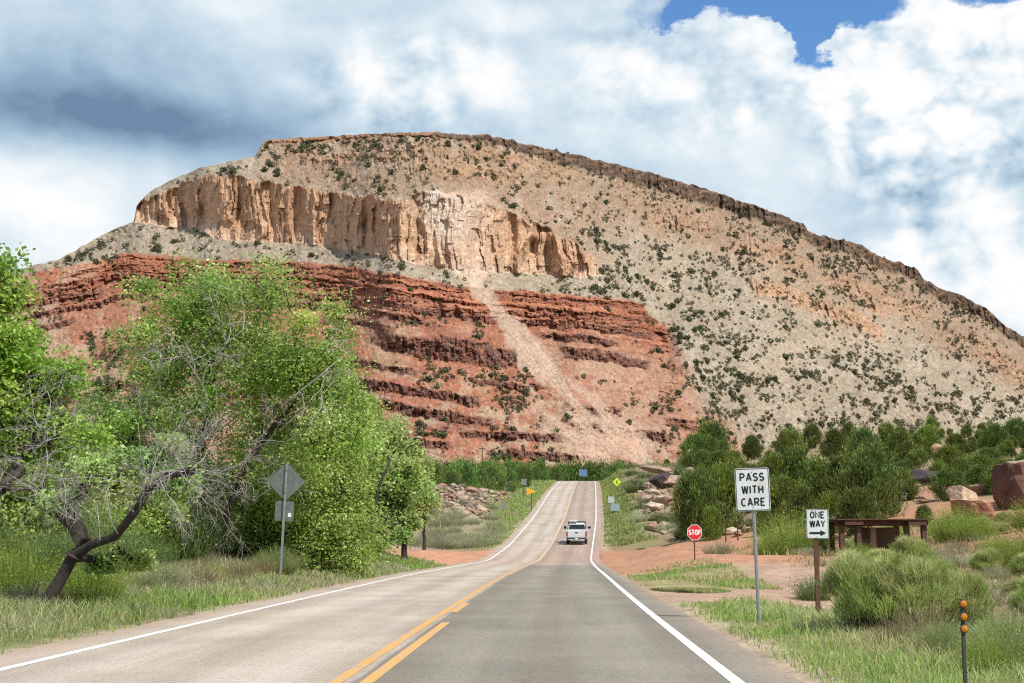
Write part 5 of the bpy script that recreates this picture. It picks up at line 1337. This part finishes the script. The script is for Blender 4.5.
def rubble(spots, keep, label, group, stuff_name, stuff_label):
    """the rocks that show largest are things; the pebble-sized rest is one heap"""
    spots = sorted(spots, key=lambda q: -q[2] / q[1])
    for i, (u, D, w, fx, fz) in enumerate(spots[:keep]):
        boulder(gm[i % 5], u, None, D, w * fx, w * fz, w, label, rng.uniform(0, 6), rng.uniform(-.3, .3), group)
    vs, fs, cs, n0 = [], [], [], 0
    for i, (u, D, w, fx, fz) in enumerate(spots[keep:]):
        me = small_gm[i % 5]; nv = len(me.vertices); V = np.zeros(nv * 3, np.float32); me.vertices.foreach_get('co', V); V = V.reshape(-1, 3)
        Fc = np.zeros(len(me.polygons) * 3, np.int32); me.polygons.foreach_get('vertices', Fc); cc = np.zeros(nv * 4, np.float32); me.attributes['col'].data.foreach_get('color', cc)
        t = rng.uniform(0, 6.28); c_, s_ = math.cos(t), math.sin(t); g = on(u, D)
        vs.append((V * np.array([w * fx, w, w * fz])) @ np.array([[c_, s_, 0], [-s_, c_, 0], [0, 0, 1]]) + g + np.array([0, 0, w * fz * .3])); fs.append(Fc.reshape(-1, 3) + n0); cs.append(cc.reshape(-1, 4)); n0 += nv
    tag(link(stuff_name, mesh_np(stuff_name, np.concatenate(vs), np.concatenate(fs), np.concatenate(cs)), M_rock), stuff_label, 'rubble', kind='stuff')
sp = []
for i in range(950):
    u = float(np.clip(rng.normal(458, 30), 402, 524)); D = rng.uniform(160, 200)
    if float(at(u, 510, D)[0]) - float(rc(D)) > -8: continue
    sp.append((u, D, math.exp(rng.normal(-.92, .42)), 1.25, .8))
rubble(sp, 95, 'grey brown rock of the rubble on the mound left of the road', 'rocks of the rubble mound left of the road', 'mound_rubble', 'loose small rubble covering the mound left of the road')
sp = []
for i in range(420):
    u = rng.uniform(614, 712); D = rng.uniform(142, 260)
    if float(at(u, 510, D)[0]) - float(rc(D)) < 9.5: continue
    sp.append((u, D, math.exp(rng.normal(-.60, .5)), 1.5, .75))
rubble(sp, 100, 'pale weathered rock in the cut right of the road', 'weathered rocks in the cut right of the road', 'cut_rubble', 'loose small stones in the rocky cut right of the road')
for i in range(44):
    u = rng.uniform(700, 1030); D = rng.uniform(118, 190); w = math.exp(rng.normal(-.35, .4))
    boulder(gm[[1, 3, 4, 4, 0][i % 5]], u, None, D, w * 1.7, w * .7, w, 'pale ledge rock among the hillside junipers', rng.uniform(0, 6), rng.uniform(-.3, .3), 'ledge rocks among the hillside junipers')
for i in range(30):
    u = rng.uniform(930, 1030); D = rng.uniform(72, 104); w = math.exp(rng.normal(-.7, .5))
    boulder(gm[4], u, None, D, w * 1.4, w * .7, w, 'small reddish rock on the flats below the boulders', rng.uniform(0, 6), rng.uniform(-.2, .2), 'small reddish rocks on the flats')
# ------------------------------------------------------------------ sky, sun, camera
EXPO = 0.48
SKY_S = 0.10
def build_world():
    w = bpy.data.worlds.new('World'); SC.world = w; w.use_nodes = True
    nt = w.node_tree; nt.nodes.clear()
    out = nt.nodes.new('ShaderNodeOutputWorld'); bg = nt.nodes.new('ShaderNodeBackground'); bg.inputs['Strength'].default_value = SKY_S
    nt.links.new(bg.outputs[0], out.inputs['Surface'])
    sky = nt.nodes.new('ShaderNodeTexSky'); sky.sky_type = 'NISHITA'; sky.sun_disc = False
    sky.sun_elevation = SUN_EL; sky.sun_rotation = SUN_AZ; sky.altitude = 1700; sky.air_density = 1.0; sky.dust_density = .6; sky.ozone_density = 1.5
    tc = nt.nodes.new('ShaderNodeTexCoord').outputs['Generated']
    sep = nt.nodes.new('ShaderNodeSeparateXYZ'); nt.links.new(tc, sep.inputs[0])
    az = math_n(nt, 'MULTIPLY', math_n(nt, 'ARCTAN2', sep.outputs[0], sep.outputs[1]), 180 / math.pi)
    el = math_n(nt, 'MULTIPLY', math_n(nt, 'ARCSINE', sep.outputs[2]), 180 / math.pi)
    def noise(scale, detail, rough, off=(0, 0, 0), zs=1.6, out='Fac'):
        mp = nt.nodes.new('ShaderNodeMapping'); nt.links.new(tc, mp.inputs[0]); mp.inputs['Scale'].default_value = (1, 1, zs); mp.inputs['Location'].default_value = off
        return noise_n(nt, mp.outputs[0], scale, detail, rough, out)
    wn = nt.nodes.new('ShaderNodeSeparateColor'); nt.links.new(noise(7, 7, .62, (3, 1, 2), 1.4, 'Color'), wn.inputs[0])
    azw = math_n(nt, 'ADD', az, math_n(nt, 'MULTIPLY_ADD', wn.outputs[0], 7.0, -3.5))
    elw = math_n(nt, 'ADD', el, math_n(nt, 'MULTIPLY_ADD', wn.outputs[1], 5.0, -2.5))
    def lobe(u, v, ru, rv, amp, hard=None, a=azw, e=elw):
        a0, e0 = azel(u, v); sx, sy = ru / F * 57.3, rv / F * 57.3
        dx = math_n(nt, 'MULTIPLY', math_n(nt, 'SUBTRACT', a, a0), 1 / sx); dy = math_n(nt, 'MULTIPLY', math_n(nt, 'SUBTRACT', e, e0), 1 / sy)
        d = math_n(nt, 'ADD', math_n(nt, 'MULTIPLY', dx, dx), math_n(nt, 'MULTIPLY', dy, dy))
        if hard is None:
            return math_n(nt, 'MULTIPLY', math_n(nt, 'EXPONENT', math_n(nt, 'MULTIPLY', d, -1.0)), amp)
        mr = nt.nodes.new('ShaderNodeMapRange'); mr.interpolation_type = 'SMOOTHSTEP'; nt.links.new(math_n(nt, 'SQRT', d), mr.inputs[0])
        mr.inputs[1].default_value = 1 + hard; mr.inputs[2].default_value = 1 - hard; mr.inputs[3].default_value = 0; mr.inputs[4].default_value = amp
        return mr.outputs[0]
    def total(xs):
        s = xs[0]
        for x in xs[1:]: s = math_n(nt, 'ADD', s, x)
        return s
    nA = noise(9, 9, .58, (0, 0, 0)); nB = noise(9, 9, .58, (.028, -.010, .028)); nL = noise(4.5, 5, .5, (5, 2, 1), 2.2)
    relief = math_n(nt, 'SUBTRACT', nA, nB)
    # puffy heads: bright, with a crisp edge
    heads = [lobe(935, 70, 115, 105, .17, .14), lobe(880, 45, 75, 62, .10, .10), lobe(985, 40, 60, 50, .10, .2), lobe(860, 85, 40, 34, .10, .2), lobe(1000, 140, 60, 60, .08, .3), lobe(945, 120, 50, 30, .10, .35), lobe(950, 212, 44, 26, .20, .4), lobe(905, 255, 40, 22, .22, .4), lobe(1000, 300, 40, 24, .2, .4), lobe(690, 55, 95, 42, .10, .14), lobe(590, 60, 60, 45, .06, .2)]
    bright = [lobe(650, 110, 190, 75, .08), lobe(980, 270, 90, 50, .14), lobe(455, 85, 52, 42, .30), lobe(368, 75, 32, 26, .30), lobe(490, 12, 60, 14, .20), lobe(50, 195, 110, 34, .26), lobe(50, 250, 130, 40, .12), lobe(230, 20, 70, 26, .16), lobe(700, 150, 120, 40, .10), lobe(1000, 300, 60, 30, .12), lobe(740, 120, 22, 12, .16)]
    dark = [lobe(50, 106, 200, 42, -.40, None, az, el), lobe(190, 128, 130, 32, -.34, None, az, el), lobe(265, 148, 70, 24, -.14), lobe(80, 50, 200, 50, -.14), lobe(560, 110, 140, 60, -.05), lobe(950, 190, 80, 45, -.09), lobe(890, 235, 60, 45, -.04), lobe(660, 185, 100, 40, -.06)]
    def billow(dx, dy, dz):
        t = None
        for sc_, am in ((15, 1.0), (31, .55), (64, .30), (130, .16)):
            f = math_n(nt, 'MULTIPLY', math_n(nt, 'ABSOLUTE', math_n(nt, 'MULTIPLY_ADD', noise(sc_, 0, .5, (dx + sc_, dy, dz), 1.3), 2.0, -1.0)), am)
            t = f if t is None else math_n(nt, 'ADD', t, f)
        return t
    bA = billow(0, 0, 0); bB = billow(.010, -.005, .012)
    W = total([lobe(935, 90, 130, 120, 1.0, .3, az, el), lobe(690, 70, 130, 70, .55, .35, az, el), lobe(420, 85, 110, 60, .5, .4, az, el), lobe(960, 270, 110, 60, .6, .4, az, el)])
    W = math_n(nt, 'ADD', W, .12)
    puff = math_n(nt, 'MULTIPLY', math_n(nt, 'MULTIPLY_ADD', math_n(nt, 'SUBTRACT', bA, bB), .55, math_n(nt, 'MULTIPLY_ADD', bA, .30, -.18)), W)
    B = total([math_n(nt, 'MULTIPLY_ADD', relief, .45, .675), math_n(nt, 'MULTIPLY_ADD', nA, .20, -.10), math_n(nt, 'MULTIPLY_ADD', nL, .26, -.13)] + [puff] + heads + bright + dark)
    k = 1 / (SKY_S * 2 ** EXPO)
    cl = ramp_n(nt, B, [(.10, (.16, .26, .40)), (.32, (.32, .465, .62)), (.52, (.52, .665, .79)), (.70, (.70, .81, .89)), (.88, (.91, .95, .98)), (1.0, (1.0, 1.0, 1.0))])
    sc = nt.nodes.new('ShaderNodeVectorMath'); sc.operation = 'SCALE'; nt.links.new(cl, sc.inputs[0]); sc.inputs[3].default_value = k
    # blue openings
    gaps = total([lobe(770, 2, 92, 22, .75, .5), lobe(815, 34, 18, 38, .8, .5), lobe(845, 12, 60, 20, .7, .5), lobe(655, 4, 55, 14, .42, .5), lobe(1000, -12, 60, 18, .6, .5)])
    far = nt.nodes.new('ShaderNodeMapRange'); nt.links.new(el, far.inputs[0]); far.inputs[1].default_value = 24; far.inputs[2].default_value = 45; far.inputs[3].default_value = 0; far.inputs[4].default_value = 1
    hi = math_n(nt, 'MULTIPLY', far.outputs[0], math_n(nt, 'MULTIPLY_ADD', nL, 3.0, -.95))
    g = math_n(nt, 'ADD', math_n(nt, 'ADD', gaps, math_n(nt, 'MAXIMUM', hi, 0.0)), math_n(nt, 'MULTIPLY_ADD', nA, -.9, .45))
    al = ramp_n(nt, g, [(.30, 1.0), (.52, 0.0)])
    skc = mix_rgb(nt, sky.outputs[0], (.74, 1.06, 1.28), 1.0, 'MULTIPLY')
    c = mix_rgb(nt, skc, sc.outputs[0], al)
    nt.links.new(c, bg.inputs['Color'])
    w.cycles.sampling_method = 'MANUAL'; w.cycles.sample_map_resolution = 512
build_world()

sun = bpy.data.lights.new('sun', 'SUN'); sun.energy = 4.2; sun.angle = R(.53); sun.color = (1.0, .955, .88)
so = bpy.data.objects.new('sun', sun); COL.objects.link(so)
sd = Vector((math.sin(SUN_AZ) * math.cos(SUN_EL), math.cos(SUN_AZ) * math.cos(SUN_EL), math.sin(SUN_EL)))
so.rotation_euler = (-sd).to_track_quat('-Z', 'Y').to_euler(); so.location = (40, -40, 60)

cam = bpy.data.cameras.new('camera'); co = bpy.data.objects.new('camera', cam); COL.objects.link(co)
cam.sensor_width = 36; cam.lens = 36 * F / 1024; cam.clip_start = .1; cam.clip_end = 30000
co.location = (0, 0, CAMZ); co.rotation_euler = (math.pi / 2 + TH, 0, 0)
SC.camera = co
SC.view_settings.view_transform = 'Standard'; SC.view_settings.look = 'None'; SC.view_settings.exposure = EXPO; SC.view_settings.gamma = 1; SC.view_settings.use_curve_mapping = False
SC.render.engine = 'CYCLES'
SC.cycles.use_denoising = False; SC.cycles.filter_width = 1.15
SC.cycles.max_bounces = 8; SC.cycles.diffuse_bounces = 5; SC.cycles.glossy_bounces = 2; SC.cycles.transmission_bounces = 6; SC.cycles.transparent_max_bounces = 4
SC.cycles.caustics_reflective = False; SC.cycles.caustics_refractive = False
